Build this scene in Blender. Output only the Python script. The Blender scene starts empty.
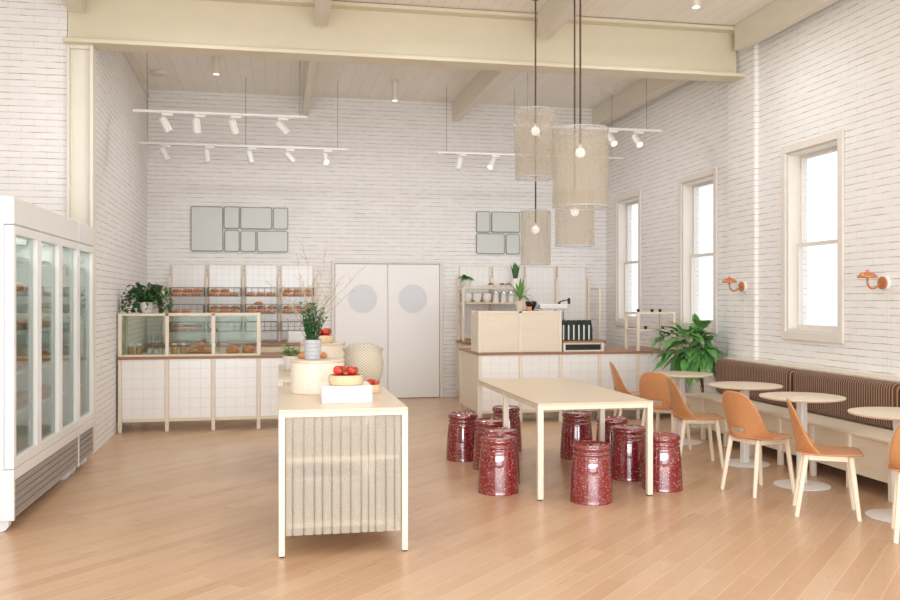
import bpy, bmesh, math, random
from mathutils import Vector, Matrix, noise
random.seed(7)
PI = math.pi
C = bpy.context.scene.collection
# ------------------------------------------------------------------ helpers
def lin(c):
    return tuple(((v/255)/12.92 if v/255 <= .04045 else ((v/255+.055)/1.055)**2.4) for v in c)+(1,)

class NT:
    def __init__(s, name):
        s.m = bpy.data.materials.new(name); s.m.use_nodes = True
        s.t = s.m.node_tree; s.n = s.t.nodes; s.l = s.t.links
        s.b = s.n['Principled BSDF']; s.out = s.n['Material Output']
    def new(s, kind, **kw):
        n = s.n.new(kind)
        for k, v in kw.items(): setattr(n, k, v)
        return n
    def lk(s, a, b): s.l.new(a, b)
    def put(s, sock, v):
        if isinstance(v, bpy.types.NodeSocket): s.lk(v, sock)
        else: sock.default_value = v
    def math(s, op, a, b=None, c=None):
        n = s.new('ShaderNodeMath', operation=op)
        s.put(n.inputs[0], a)
        if b is not None: s.put(n.inputs[1], b)
        if c is not None: s.put(n.inputs[2], c)
        return n.outputs[0]
    def mix(s, f, a, b):
        n = s.new('ShaderNodeMix', data_type='RGBA')
        s.put(n.inputs[0], f); s.put(n.inputs[6], a); s.put(n.inputs[7], b)
        return n.outputs[2]
    def coord(s): return s.new('ShaderNodeTexCoord').outputs['Object']
    def map(s, v, scale=(1,1,1), rot=(0,0,0), loc=(0,0,0)):
        n = s.new('ShaderNodeMapping'); s.lk(v, n.inputs[0])
        n.inputs['Scale'].default_value = scale; n.inputs['Rotation'].default_value = rot; n.inputs['Location'].default_value = loc
        return n.outputs[0]
    def noise(s, v, sc=5, det=3, rough=.5):
        n = s.new('ShaderNodeTexNoise'); s.lk(v, n.inputs['Vector'])
        n.inputs['Scale'].default_value = sc; n.inputs['Detail'].default_value = det; n.inputs['Roughness'].default_value = rough
        return n.outputs[0]
    def ramp(s, f, stops):
        n = s.new('ShaderNodeValToRGB'); s.lk(f, n.inputs[0]); e = n.color_ramp.elements
        while len(e) < len(stops): e.new(.5)
        for el, (p, c) in zip(e, stops): el.position = p; el.color = c
        return n.outputs[0]
    def bump(s, h, strength=.3, dist=.01):
        n = s.new('ShaderNodeBump'); s.lk(h, n.inputs['Height'])
        n.inputs['Strength'].default_value = strength; n.inputs['Distance'].default_value = dist
        s.lk(n.outputs[0], s.b.inputs['Normal'])
    def facing(s):
        """planar coordinates that follow the face direction: (u, v, 0)"""
        co = s.new('ShaderNodeSeparateXYZ'); s.lk(s.coord(), co.inputs[0])
        g = s.new('ShaderNodeNewGeometry'); nn = s.new('ShaderNodeSeparateXYZ')
        s.lk(g.outputs['True Normal'], nn.inputs[0])
        ax = s.math('GREATER_THAN', s.math('ABSOLUTE', nn.outputs[0]), .6)
        az = s.math('GREATER_THAN', s.math('ABSOLUTE', nn.outputs[2]), .6)
        u = s.math('ADD', s.math('MULTIPLY', co.outputs[1], ax), s.math('MULTIPLY', co.outputs[0], s.math('SUBTRACT', 1, ax)))
        v = s.math('ADD', s.math('MULTIPLY', co.outputs[1], az), s.math('MULTIPLY', co.outputs[2], s.math('SUBTRACT', 1, az)))
        cb = s.new('ShaderNodeCombineXYZ'); s.lk(u, cb.inputs[0]); s.lk(v, cb.inputs[1])
        return cb.outputs[0]
    def brick(s, v, w, h, mort, off=.5, smooth=.1):
        n = s.new('ShaderNodeTexBrick'); s.lk(v, n.inputs['Vector'])
        n.offset = off; n.inputs['Scale'].default_value = 1; n.inputs['Brick Width'].default_value = w
        n.inputs['Row Height'].default_value = h; n.inputs['Mortar Size'].default_value = mort
        n.inputs['Mortar Smooth'].default_value = smooth; n.inputs['Bias'].default_value = 0
        n.inputs['Color1'].default_value = (0,0,0,1); n.inputs['Color2'].default_value = (1,1,1,1); n.inputs['Mortar'].default_value = (.5,.5,.5,1)
        return n
    def base(s, v, rough=.5, spec=.5, metal=0):
        s.put(s.b.inputs['Base Color'], v); s.put(s.b.inputs['Roughness'], rough)
        s.b.inputs['Specular IOR Level'].default_value = spec; s.b.inputs['Metallic'].default_value = metal
        return s.m

def plain(name, c, rough=.5, metal=0, spec=.5, var=.04, sc=8):
    t = NT(name); f = t.noise(t.coord(), sc, 3)
    a = lin(c); d = tuple(x*(1-var*2.5) for x in a[:3])+(1,)
    return t.base(t.mix(f, a, d), rough, spec, metal)

def wood(name, c1, c2, rough=.45, axis=0, sc=1.0):
    t = NT(name); s = [14*sc, 14*sc, 14*sc]; s[axis] = .9*sc
    v = t.map(t.coord(), tuple(s))
    f = t.noise(v, 3, 5, .6); g = t.noise(v, 14, 3, .6)
    col = t.mix(t.math('MULTIPLY', f, 1.0), lin(c1), lin(c2))
    col = t.mix(t.math('MULTIPLY', t.math('GREATER_THAN', g, .6), .12), col, lin(tuple(x*.86 for x in c2)))
    t.bump(g, .05, .002)
    return t.base(col, rough, .4)

M = {}
def painted_brick():
    t = NT('painted_brick'); v = t.facing()
    wob = t.noise(v, 6, 2); 
    wv = t.new('ShaderNodeVectorMath', operation='ADD'); t.lk(v, wv.inputs[0])
    cb = t.new('ShaderNodeCombineXYZ'); t.lk(t.math('MULTIPLY', t.math('SUBTRACT', wob, .5), .012), cb.inputs[1]); t.lk(cb.outputs[0], wv.inputs[1])
    b = t.brick(wv.outputs[0], .235, .0635, .0036, .5, .3)
    sp = t.new('ShaderNodeSeparateXYZ'); t.lk(wv.outputs[0], sp.inputs[0])
    fr = t.math('FRACT', t.math('DIVIDE', sp.outputs[1], .0635))
    row = t.math('LESS_THAN', t.math('ABSOLUTE', t.math('SUBTRACT', fr, .5)), .43)      # 1 inside a course
    row = t.math('SUBTRACT', 1, row)
    n1 = t.noise(t.map(v, (2.0, 11, 1)), 3, 3)
    n2 = t.noise(v, 30, 4); n3 = t.noise(t.map(v, (1.6, 6, 1)), 2.2, 3)
    vis = t.ramp(n1, [(.34, (.12,)*3+(1,)), (.66, (1,)*3+(1,))])
    vf = t.math('MULTIPLY', t.math('MULTIPLY', b.outputs['Fac'], t.math('SUBTRACT', 1, row)), .32)
    mf = t.math('MULTIPLY', t.math('ADD', t.math('MULTIPLY', t.math('MULTIPLY', b.outputs['Fac'], row), 1.0), vf), vis)
    tone = t.mix(t.math('MULTIPLY', b.outputs['Color'], .45), lin((240,239,237)), lin((230,228,225)))
    tone = t.mix(t.math('MULTIPLY', n2, .3), tone, lin((226,222,218)))
    tone = t.mix(t.math('MULTIPLY', n3, .25), tone, lin((220,215,210)))
    col = t.mix(t.math('MULTIPLY', mf, .9), tone, lin((140,126,114)))
    hgt = t.math('SUBTRACT', t.math('MULTIPLY', n2, .3), t.math('MULTIPLY', mf, .9))
    t.bump(hgt, .45, .006)
    return t.base(col, .75, .2)
M['brick'] = painted_brick()

def planks(name, cs, w, L, rot, rough, gap, bumpk, spec=.5):
    t = NT(name)
    v = t.map(t.coord(), (1,1,1), (0,0,rot))
    b = t.brick(v, L, w, .0022, .37, .1)
    b2 = t.brick(v, L, w, .0, .37)
    r = t.new('ShaderNodeTexWhiteNoise', noise_dimensions='1D')
    sx = t.new('ShaderNodeSeparateColor'); t.lk(b2.outputs['Color'], sx.inputs[0]); t.lk(sx.outputs[0], r.inputs['W'])
    gr = t.noise(t.map(v, (1.2, 26, 1)), 2.2, 5, .6)
    gr2 = t.noise(t.map(v, (.8, 5, 1)), 1.7, 2, .5)
    c = t.mix(sx.outputs[0], lin(cs[0]), lin(cs[1]))
    c = t.mix(t.math('MULTIPLY', gr, .55), c, lin(cs[2]))
    c = t.mix(t.math('MULTIPLY', gr2, .35), c, lin(cs[0]))
    c = t.mix(t.math('MULTIPLY', b.outputs['Fac'], gap[0]), c, lin(gap[1]))
    t.bump(t.math('SUBTRACT', t.math('MULTIPLY', gr, .2), b.outputs['Fac']), bumpk, .002)
    ro = t.math('ADD', rough, t.math('MULTIPLY', gr, .10))
    return t.base(c, ro, spec)
M['floor'] = planks('oak_plank_floor', [(210,178,146),(190,151,117),(170,130,96)], .118, 1.25, -PI/4, .24, (.6,(232,202,168)), .22)
M['ceil'] = planks('whitewashed_plank_ceiling', [(244,241,235),(238,233,225),(226,219,208)], .17, 1.9, PI/2, .6, (.5,(176,164,148)), .3, .2)

M['wood'] = wood('pale_birch', (236,226,210), (222,208,187), .42, 2)
M['woodx'] = wood('pale_birch_lengthwise', (232,220,200), (218,202,177), .38, 0)
M['woody'] = wood('pale_birch_depthwise', (232,220,200), (218,202,177), .40, 1)
M['woodtop'] = wood('birch_table_top', (220,203,179), (205,187,161), .34, 0, 1.6)
M['brown'] = wood('brown_oak_counter', (176,132,100), (140,98,72), .4, 0)
M['cream'] = plain('cream_steel_paint', (218,208,184), .45, var=.02)
M['creamlight'] = plain('pale_cream_column_paint', (230,225,212), .45, var=.02)
M['joist'] = plain('cream_joist_paint', (226,219,204), .5, var=.03)
M['trim'] = plain('window_casing_paint', (226,219,210), .5, var=.02)
M['white'] = plain('white_enamel', (228,227,224), .3, var=.015)
M['whitem'] = plain('white_powder_coat', (232,230,226), .4, var=.02)
M['door'] = plain('off_white_door_paint', (238,236,233), .4, var=.015)
M['dark'] = plain('dark_gap', (52,46,42), .6)
M['black'] = plain('black_plastic', (24,25,24), .35)
M['bronze'] = plain('dark_bronze_lintel', (84,60,48), .5)
M['grey'] = plain('grey_louvre_steel', (158,152,150), .35, .3)
M['steel'] = plain('brushed_steel', (205,207,208), .25, .85)
M['frost'] = plain('frosted_porthole_glass', (214,215,219), .4, var=.01)
M['panel'] = plain('pale_grey_panel_glass', (205,207,202), .35, var=.02)
M['pframe'] = plain('grey_panel_edge', (140,142,140), .4)
M['copper'] = plain('copper_leather', (212,150,100), .33, var=.10, sc=60)
M['coppermetal'] = plain('satin_copper', (204,130,82), .32, .35)
M['legwood'] = wood('chair_leg_ash', (244,232,212), (236,219,192), .4, 2)
M['leaf'] = plain('ficus_leaf', (112,172,92), .36, var=.16, sc=7)
M['leafd'] = plain('ivy_leaf', (70,124,66), .45, var=.22, sc=20)
M['leafl'] = plain('herb_leaf', (136,186,76), .5, var=.18, sc=20)
M['stem'] = plain('stem_brown', (128,92,66), .7)
M['twig'] = plain('dry_twig', (176,160,136), .8)
M['soil'] = plain('dark_soil', (60,44,34), .9)
M['potw'] = plain('white_ceramic', (236,232,226), .35, var=.02)
M['potg'] = plain('grey_ribbed_ceramic', (176,177,178), .5, var=.03)
M['potb'] = plain('beige_ceramic', (212,198,176), .5)
M['strap'] = plain('suspension_cord', (84,52,40), .6)
M['wire'] = plain('thin_steel_wire', (150,140,126), .4, .4)
M['basketwire'] = plain('dark_wire', (128,120,110), .45, .2)
M['tomato'] = plain('red_tomato', (220,66,48), .25, var=.12, sc=25)
M['red'] = plain('red_berries', (158,26,34), .4)
M['tart'] = plain('tart_crust', (234,208,168), .7, var=.15, sc=40)
M['greenb'] = plain('dark_green_foil', (24,40,30), .28)
M['labelw'] = plain('white_label', (226,226,222), .5)
M['coffee'] = plain('dark_coffee', (58,32,24), .4)
M['oj'] = plain('orange_card', (214,140,88), .6)
M['biscuit'] = plain('biscuits', (224,180,126), .7, var=.2, sc=60)

def bread_mat():
    t = NT('bread_crust'); v = t.coord()
    f = t.noise(v, 22, 4); w = t.noise(t.map(v, (3, 40, 3)), 3, 2)
    c = t.mix(f, lin((214,148,98)), lin((170,104,66)))
    c = t.mix(t.ramp(w, [(.60, (0,0,0,1)), (.7, (1,1,1,1))]), c, lin((224,184,140)))
    t.bump(f, .5, .01); return t.base(c, .6)
M['bread'] = bread_mat()

def tile_mat(name, w, h):
    t = NT(name); v = t.facing(); b = t.brick(v, w, h, .0022, 0, .1)
    n = t.noise(v, 9, 2)
    c = t.mix(t.math('MULTIPLY', n, .3), lin((238,236,233)), lin((226,223,219)))
    c = t.mix(t.math('MULTIPLY', b.outputs['Fac'], .6), c, lin((194,188,186)))
    t.bump(t.math('MULTIPLY', b.outputs['Fac'], -1), .3, .002)
    return t.base(c, t.math('ADD', .22, t.math('MULTIPLY', b.outputs['Fac'], .4)), .5)
M['tile'] = tile_mat('white_counter_tile', .1175, .1145)
M['tileb'] = tile_mat('white_board_tile', .0925, .0965)
M['tilet'] = tile_mat('white_plinth_tile', .106, .106)

def speckle():
    t = NT('burgundy_speckled_enamel'); v = t.coord()
    def dots(sc, th, keep):
        o = t.new('ShaderNodeTexVoronoi'); t.lk(v, o.inputs['Vector']); o.inputs['Scale'].default_value = sc
        sp = t.new('ShaderNodeSeparateColor'); t.lk(o.outputs['Color'], sp.inputs[0])
        size = t.math('MULTIPLY', sp.outputs[1], th)
        return t.math('MULTIPLY', t.math('LESS_THAN', o.outputs['Distance'], size), t.math('GREATER_THAN', sp.outputs[0], keep))
    d1 = dots(95, .36, .45); d2 = dots(150, .36, .45); d3 = dots(80, .45, .55)
    n = t.noise(v, 12, 3)
    c = t.mix(n, lin((150,16,28)), lin((104,8,20)))
    c = t.mix(d3, c, lin((72,22,30))); c = t.mix(d1, c, lin((214,204,200))); c = t.mix(t.math('MULTIPLY', d2, .8), c, lin((170,160,160)))
    m = t.base(c, .5, .15)
    t.b.inputs['Coat Weight'].default_value = 1; t.b.inputs['Coat Roughness'].default_value = .015; t.b.inputs['Coat IOR'].default_value = 2.05
    return m
M['stool'] = speckle()

def cord():
    t = NT('brown_corduroy'); co = t.new('ShaderNodeSeparateXYZ'); t.lk(t.coord(), co.inputs[0])
    f = t.math('FRACT', t.math('DIVIDE', co.outputs[1], .031))
    edge = t.math('ABSOLUTE', t.math('SUBTRACT', f, .5))
    n = t.noise(t.coord(), 40, 3)
    base = t.mix(n, lin((98,66,54)), lin((72,48,40)))
    c = t.mix(t.ramp(edge, [(.06, (1,1,1,1)), (.15, (0,0,0,1))]), base, lin((176,136,98)))
    m = t.base(c, .85, .2); t.b.inputs['Sheen Weight'].default_value = .3
    return m
M['cord'] = cord()

def sheer(name, c, dens, sc, sheer2=.25):
    t = NT(name); v = t.coord()
    w = t.new('ShaderNodeTexVoronoi'); t.lk(v, w.inputs['Vector']); w.inputs['Scale'].default_value = sc
    n = t.noise(v, sc*.5, 2)
    f = t.ramp(n, [(.3, (dens-.10,)*3+(1,)), (.7, (dens+.10,)*3+(1,))])
    d = t.new('ShaderNodeBsdfDiffuse'); d.inputs[0].default_value = lin(c)
    tr = t.new('ShaderNodeBsdfTranslucent'); tr.inputs[0].default_value = lin(c)
    tp = t.new('ShaderNodeBsdfTransparent')
    m1 = t.new('ShaderNodeMixShader'); m1.inputs[0].default_value = sheer2; t.lk(d.outputs[0], m1.inputs[1]); t.lk(tr.outputs[0], m1.inputs[2])
    m2 = t.new('ShaderNodeMixShader'); t.lk(f, m2.inputs[0]); t.lk(tp.outputs[0], m2.inputs[1]); t.lk(m1.outputs[0], m2.inputs[2])
    t.lk(m2.outputs[0], t.out.inputs[0]); t.n.remove(t.b)
    return t.m
M['shade'] = sheer('beige_mesh_shade', (193,181,160), .44, 260, .35)
M['curtain'] = sheer('sheer_woven_curtain', (226,220,208), .6, 420, .3)

def weave():
    t = NT('woven_wicker'); v = t.coord()
    sp = t.new('ShaderNodeSeparateXYZ'); t.lk(v, sp.inputs[0])
    ang = t.math('ARCTAN2', sp.outputs[1], sp.outputs[0])
    a = t.math('SINE', t.math('MULTIPLY', ang, 34)); b = t.math('SINE', t.math('MULTIPLY', sp.outputs[2], 330))
    h = t.math('MULTIPLY', a, b)
    c = t.mix(t.math('ADD', t.math('MULTIPLY', h, .5), .5), lin((168,156,136)), lin((226,218,202)))
    n = t.noise(v, 30, 2)
    c = t.mix(t.math('MULTIPLY', n, .3), c, lin((190,172,142)))
    t.bump(h, .6, .006); return t.base(c, .8, .2)
M['wicker'] = weave()

def glass(name, tint, refl=.12, transp=.97):
    t = NT(name)
    tp = t.new('ShaderNodeBsdfTransparent'); tp.inputs[0].default_value = tuple(x*transp for x in tint)+(1,)
    gl = t.new('ShaderNodeBsdfGlossy'); gl.inputs['Roughness'].default_value = .03
    lw = t.new('ShaderNodeFresnel'); lw.inputs[0].default_value = 1.45
    mx = t.new('ShaderNodeMixShader'); t.lk(t.math('MULTIPLY', lw.outputs[0], refl*8), mx.inputs[0])
    t.lk(tp.outputs[0], mx.inputs[1]); t.lk(gl.outputs[0], mx.inputs[2]); t.lk(mx.outputs[0], t.out.inputs[0]); t.n.remove(t.b)
    return t.m
M['glass'] = glass('clear_glass', (.98,1,.99), .04)
M['glassg'] = glass('greenish_cabinet_glass', (.93,.97,.95), .07)
M['glasscase'] = glass('display_case_glass', (.91,.94,.90), .008)
M['winglass'] = glass('window_glass', (1,1,1), .05, 1)

def emis(name, c, s):
    t = NT(name); t.base(lin(c), .5)
    t.b.inputs['Emission Color'].default_value = lin(c); t.b.inputs['Emission Strength'].default_value = s
    return t.m
M['bulb'] = emis('lit_bulb', (255,250,244), .7)
M['spotlit'] = emis('lit_spot_lens', (255,250,240), 2.2)

# ---- mesh builder
class B:
    def __init__(s): s.bm = bmesh.new()
    def xf(s, verts, rot=None, loc=(0,0,0)):
        mt = Matrix.Translation(loc) @ (rot.to_4x4() if rot else Matrix())
        bmesh.ops.transform(s.bm, matrix=mt, verts=verts)
    def box(s, x0, x1, y0, y1, z0, z1, bev=0, rot=None, seg=1):
        c = Vector(((x0+x1)/2, (y0+y1)/2, (z0+z1)/2)); sz = (abs(x1-x0), abs(y1-y0), abs(z1-z0))
        r = bmesh.ops.create_cube(s.bm, size=1); vs = r['verts']
        bmesh.ops.scale(s.bm, vec=sz, verts=vs)
        if bev:
            es = list({e for v in vs for e in v.link_edges})
            rr = bmesh.ops.bevel(s.bm, geom=es, offset=min(bev, min(sz)*.45), segments=seg, affect='EDGES', profile=.5)
            vs = list({v for f in rr['faces'] for v in f.verts} | {v for v in vs if v.is_valid})
        s.xf(vs, rot, c); return s
    def cone(s, p0, p1, r0, r1=None, seg=12, cap=True):
        r1 = r0 if r1 is None else r1; p0, p1 = Vector(p0), Vector(p1); d = p1-p0
        q = Vector((0,0,1)).rotation_difference(d.normalized()).to_matrix()
        a = [s.bm.verts.new(p0+q@Vector((r0*math.cos(2*PI*i/seg), r0*math.sin(2*PI*i/seg), 0))) for i in range(seg)]
        b = [s.bm.verts.new(p1+q@Vector((r1*math.cos(2*PI*i/seg), r1*math.sin(2*PI*i/seg), 0))) for i in range(seg)]
        for i in range(seg): s.bm.faces.new((a[i], a[(i+1)%seg], b[(i+1)%seg], b[i]))
        if cap:
            s.bm.faces.new(a[::-1]); s.bm.faces.new(b)
        return s
    def lathe(s, prof, seg=32, c=(0,0,0), cap0=True, cap1=True, fn=None):
        rings = []
        for r, z in prof:
            ring = []
            for i in range(seg):
                a = 2*PI*i/seg; p = Vector((c[0]+r*math.cos(a), c[1]+r*math.sin(a), c[2]+z))
                if fn: p = fn(p, a, r, z)
                ring.append(s.bm.verts.new(p))
            rings.append(ring)
        for A, Bq in zip(rings, rings[1:]):
            for i in range(seg): s.bm.faces.new((A[i], A[(i+1)%seg], Bq[(i+1)%seg], Bq[i]))
        if cap0: s.bm.faces.new(rings[0][::-1])
        if cap1: s.bm.faces.new(rings[-1])
        return s
    def tube(s, pts, r, seg=8, r1=None):
        pts = [Vector(p) for p in pts]; n = len(pts); rings = []; up = Vector((.31,.17,.94)).normalized()
        for i, p in enumerate(pts):
            d = (pts[min(i+1, n-1)]-pts[max(i-1, 0)]).normalized()
            a = d.cross(up); 
            if a.length < .05: a = d.cross(Vector((1,0,0)))
            a.normalize(); b = d.cross(a)
            rr = r if r1 is None else r+(r1-r)*i/(n-1)
            rings.append([s.bm.verts.new(p+rr*(a*math.cos(2*PI*k/seg)+b*math.sin(2*PI*k/seg))) for k in range(seg)])
        for A, Bq in zip(rings, rings[1:]):
            for i in range(seg): s.bm.faces.new((A[i], A[(i+1)%seg], Bq[(i+1)%seg], Bq[i]))
        s.bm.faces.new(rings[0][::-1]); s.bm.faces.new(rings[-1]); return s
    def ball(s, c, r, sc=(1,1,1), sub=2):
        v = bmesh.ops.create_icosphere(s.bm, subdivisions=sub, radius=r)['verts']
        bmesh.ops.scale(s.bm, vec=sc, verts=v); bmesh.ops.translate(s.bm, vec=c, verts=v); return s
    def leaf(s, p, d, L, w, droop=.3, fold=.15, n=5):
        p = Vector(p); d = Vector(d).normalized(); side = d.cross(Vector((0,0,1)))
        if side.length < .1: side = Vector((1,0,0))
        side.normalize(); nrm = side.cross(d).normalized(); prev = None
        for i in range(n+1):
            t = i/n; wd = w*.5*math.sin(PI*min(1, t**.75*.97+.03))**.8 if 0 < i < n else w*.03
            q = p+d*(L*t)-Vector((0,0,1))*(droop*L*t*t)
            a = s.bm.verts.new(q-side*wd+nrm*wd*fold); m = s.bm.verts.new(q); b = s.bm.verts.new(q+side*wd+nrm*wd*fold)
            if prev:
                s.bm.faces.new((prev[0], prev[1], m, a)); s.bm.faces.new((prev[1], prev[2], b, m))
            prev = (a, m, b)
        return s
    def obj(s, name, mat, parent=None, smooth=None, loc=None, mats=None):
        bmesh.ops.recalc_face_normals(s.bm, faces=s.bm.faces)
        me = bpy.data.meshes.new(name); s.bm.to_mesh(me); s.bm.free()
        for m in ([mat] if not mats else mats): me.materials.append(M[m])
        if smooth is not None:
            for p in me.polygons: p.use_smooth = True
            if smooth: me.set_sharp_from_angle(angle=math.radians(smooth))
        o = bpy.data.objects.new(name, me); C.objects.link(o)
        if parent: o.parent = parent
        if loc: o.location = loc
        return o

def tag(o, label, cat, group=None, kind=None):
    o['label'] = label; o['category'] = cat
    if group: o['group'] = group
    if kind: o['kind'] = kind
    return o
def thing(name, label, cat, loc=(0,0,0), rz=0, group=None):
    o = bpy.data.objects.new(name, None); C.objects.link(o)
    o.location = loc; o.rotation_euler = (0,0,rz); o.empty_display_size = .1
    return tag(o, label, cat, group)
def struct(o): o['kind'] = 'structure'; return o
def dup(root, loc, rz=None, label=None, group=None, scale=None):
    def cp(o, par):
        c = o.copy(); C.objects.link(c)
        if par: c.parent = par
        for ch in o.children: cp(ch, c)
        return c
    r = cp(root, None); r.location = loc
    if rz is not None: r.rotation_euler = (0,0,rz)
    if scale: r.scale = (scale,)*3 if not isinstance(scale, tuple) else scale
    if label: r['label'] = label
    if group: r['group'] = group
    return r
ORD = ['first','second','third','fourth','fifth','sixth','seventh','eighth']

# ------------------------------------------------------------------ setting
XL, XR, YB, ZC, YC, YF = -1.84, 5.23, 13.63, 4.62, 9.42, -1.4
XW = -4.6
struct(B().box(XW-.3, XR+.4, YF-.3, YB+.3, -.1, 0).obj('floor', 'floor'))
struct(B().box(XW-.3, XR+.4, YF-.3, YB+.3, ZC, ZC+.1).obj('ceiling', 'ceil'))
struct(B().box(-2.12, XR+.4, YB, YB+.25, 0, ZC).obj('wall_back', 'brick'))
b = B(); vv=[]
for z in (0, ZC):
    vv.append([b.bm.verts.new(p+(z,)) for p in ((-1.80,YC+.02),(-1.89,YB),(-2.12,YB),(-2.12,YC+.02))])
for k in range(4): b.bm.faces.new((vv[0][k],vv[0][(k+1)%4],vv[1][(k+1)%4],vv[1][k]))
b.bm.faces.new(vv[0][::-1]); b.bm.faces.new(vv[1])
struct(b.obj('wall_left', 'brick'))
b = B(); b.box(XW, -2.045, YC-.12, YC+.01, 0, ZC)
struct(b.obj('wall_left_return', 'brick'))
b = B(); b.box(XW-.2, XW, YF, YC+.01, 0, .3); b.box(XW-.2, XW, YF, YC+.01, 3.4, ZC); b.box(XW-.2, XW, 5.5, YC+.01, .3, 3.4)  # unseen outer wall; its tall openings are added to let in side light
for k in range(3): b.box(XW-.2, XW, YF+k*2.3, YF+k*2.3+.12, .3, 3.4)
struct(b.obj('wall_left_outer', 'brick'))
# right wall with window openings
WIN = [(7.54,8.42),(9.98,10.86),(12.27,13.12),(5.08,5.96),(2.62,3.50),(.16,1.04)]  # last three are unseen, assumed from the window spacing and floor gloss
WZ0, WZ1 = 1.20, 3.06
b = B(); ys = sorted(WIN); edges = [YF]
for a, c in ys: edges += [a, c]
edges.append(YB)
for i in range(0, len(edges), 2): b.box(XR, XR+.235, edges[i], edges[i+1], 0, ZC)
for a, c in ys: b.box(XR, XR+.235, a, c, 0, WZ0); b.box(XR, XR+.235, a, c, WZ1, ZC)
struct(b.obj('wall_right', 'brick'))
struct(B().box(XR-.05, XR-.001, 8.98, 9.56, 0, ZC-.001).obj('wall_right_pier', 'brick'))
# assumed shopfront wall behind the viewer; empty opening shaped to let in light
b = B(); b.box(XW, XR, YF-.2, YF, 3.4, ZC); b.box(XW, XR, YF-.2, YF, 0, .1)
b.box(XW, -3.6, YF-.2, YF, .1, 3.4)
struct(b.obj('wall_front', 'brick'))
for i, (a, c) in enumerate(WIN):
    b = B(); x0 = XR-.025
    for q in ((a-.08, a, WZ0-.08, WZ1+.08), (c, c+.08, WZ0-.08, WZ1+.08), (a, c, WZ1, WZ1+.08), (a, c, WZ0-.08, WZ0)):
        b.box(x0, XR-.001, *q, .004)
    b.box(XR, XR+.17, a+.001, a+.025, WZ0+.001, WZ1-.001); b.box(XR, XR+.17, c-.025, c-.001, WZ0+.001, WZ1-.001)
    b.box(XR, XR+.17, a+.025, c-.025, WZ1-.025, WZ1-.001); b.box(XR, XR+.17, a+.025, c-.025, WZ0+.001, WZ0+.03)
    # sashes
    zm = 2.10
    for (z0, z1, xo) in ((WZ0+.03, zm+.02, .10), (zm-.015, WZ1-.025, .135)):
        b.box(XR+xo, XR+xo+.03, a+.025, a+.055, z0, z1); b.box(XR+xo, XR+xo+.03, c-.055, c-.025, z0, z1)
        b.box(XR+xo, XR+xo+.03, a+.055, c-.055, z0, z0+(.045 if z0 < 1.3 else .035)); b.box(XR+xo, XR+xo+.03, a+.055, c-.055, z1-.035, z1)
    w = struct(b.obj('window_%d' % (i+1), 'trim'))
    g = B().box(XR+.113, XR+.117, a+.05, c-.05, WZ0+.07, zm); g.box(XR+.148, XR+.152, a+.05, c-.05, zm+.015, WZ1-.055)
    g.obj('pane', 'winglass', w)
    B().box(XR+.171, XR+.225, a+.002, c-.002, WZ1-.05, WZ1-.001).obj('lintel', 'bronze', w)
# main steel beam and its column
n = 0
def trim(bm, mat='cream'):
    global n; n += 1
    return struct(bm.obj('trim_%d' % n, mat))
BY = 9.3
b = B(); b.box(-2.04, XR-.09, BY-.0, BY+.02, 4.09, 4.57); b.box(-2.06, XR-.04, BY-.13, BY+.15, 4.05, 4.09, .004); b.box(-2.04, XR-.09, BY-.13, BY+.15, 4.57, 4.61, .004)
trim(b)
b = B(); b.box(-2.015, -1.825, BY+.03, BY+.045, 0, 4.049); b.box(-2.04, -2.015, BY-.05, BY+.12, 0, 4.049, .004); b.box(-1.825, -1.795, BY-.05, BY+.12, 0, 4.049, .004)
b.box(-2.015, -1.825, BY-.03, BY+.03, 4.015, 4.049)
trim(b, 'creamlight')
for x0, x1 in ((-2.00,-1.845), (.37,.50), (2.74,2.87), (5.04,5.16)):
    trim(B().box(x0, x1, YF, BY-.135, 4.335, ZC-.002, .005), 'joist')
for x0, x1 in ((.36,.455), (2.685,2.81), (4.99,5.17)):
    trim(B().box(x0, x1, BY+.155, YB-.002, 4.33, ZC-.002, .005), 'joist')

b = B(); vv = [[b.bm.verts.new(p+(z,)) for p in ((-1.797,BY+.155),(-1.887,YB-.002),(-1.85,YB-.002),(-1.76,BY+.155))] for z in (4.50, ZC-.002)]
for k in range(4): b.bm.faces.new((vv[0][k],vv[0][(k+1)%4],vv[1][(k+1)%4],vv[1][k]))
b.bm.faces.new(vv[0][::-1]); b.bm.faces.new(vv[1]); trim(b, 'joist')
# double swing doors
DX0, DX1, DZ = .85, 2.48, 2.085
b = B()
b.box(DX0-.05, DX0, YB-.045, YB-.001, 0, DZ+.05, .004); b.box(DX1, DX1+.05, YB-.045, YB-.001, 0, DZ+.05, .004); b.box(DX0, DX1, YB-.045, YB-.001, DZ, DZ+.05, .004)
trim(b, 'trim')
dm = (DX0+DX1)/2
for i, (a, c, cx) in enumerate(((DX0+.006, dm-.004, 1.275), (dm+.004, DX1-.006, 2.055))):
    d = struct(B().box(a, c, YB-.035, YB-.003, .01, DZ-.012, .003).obj('door_%d' % (i+1), 'door'))
    g = B(); g.cone((cx, YB-.040, 1.545), (cx, YB-.034, 1.545), .215, seg=48); g.obj('porthole', 'frost', d, 40)
    g = B(); g.lathe([(.214,0),(.222,.0),(.222,.008),(.214,.008),(.214,0)], 48, cap0=False, cap1=False)
    bmesh.ops.rotate(g.bm, cent=(0,0,0), matrix=Matrix.Rotation(PI/2, 3, 'X'), verts=g.bm.verts); bmesh.ops.translate(g.bm, vec=(cx, YB-.034, 1.545), verts=g.bm.verts)
    g.obj('porthole_rim', 'trim', d, 40)

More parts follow.
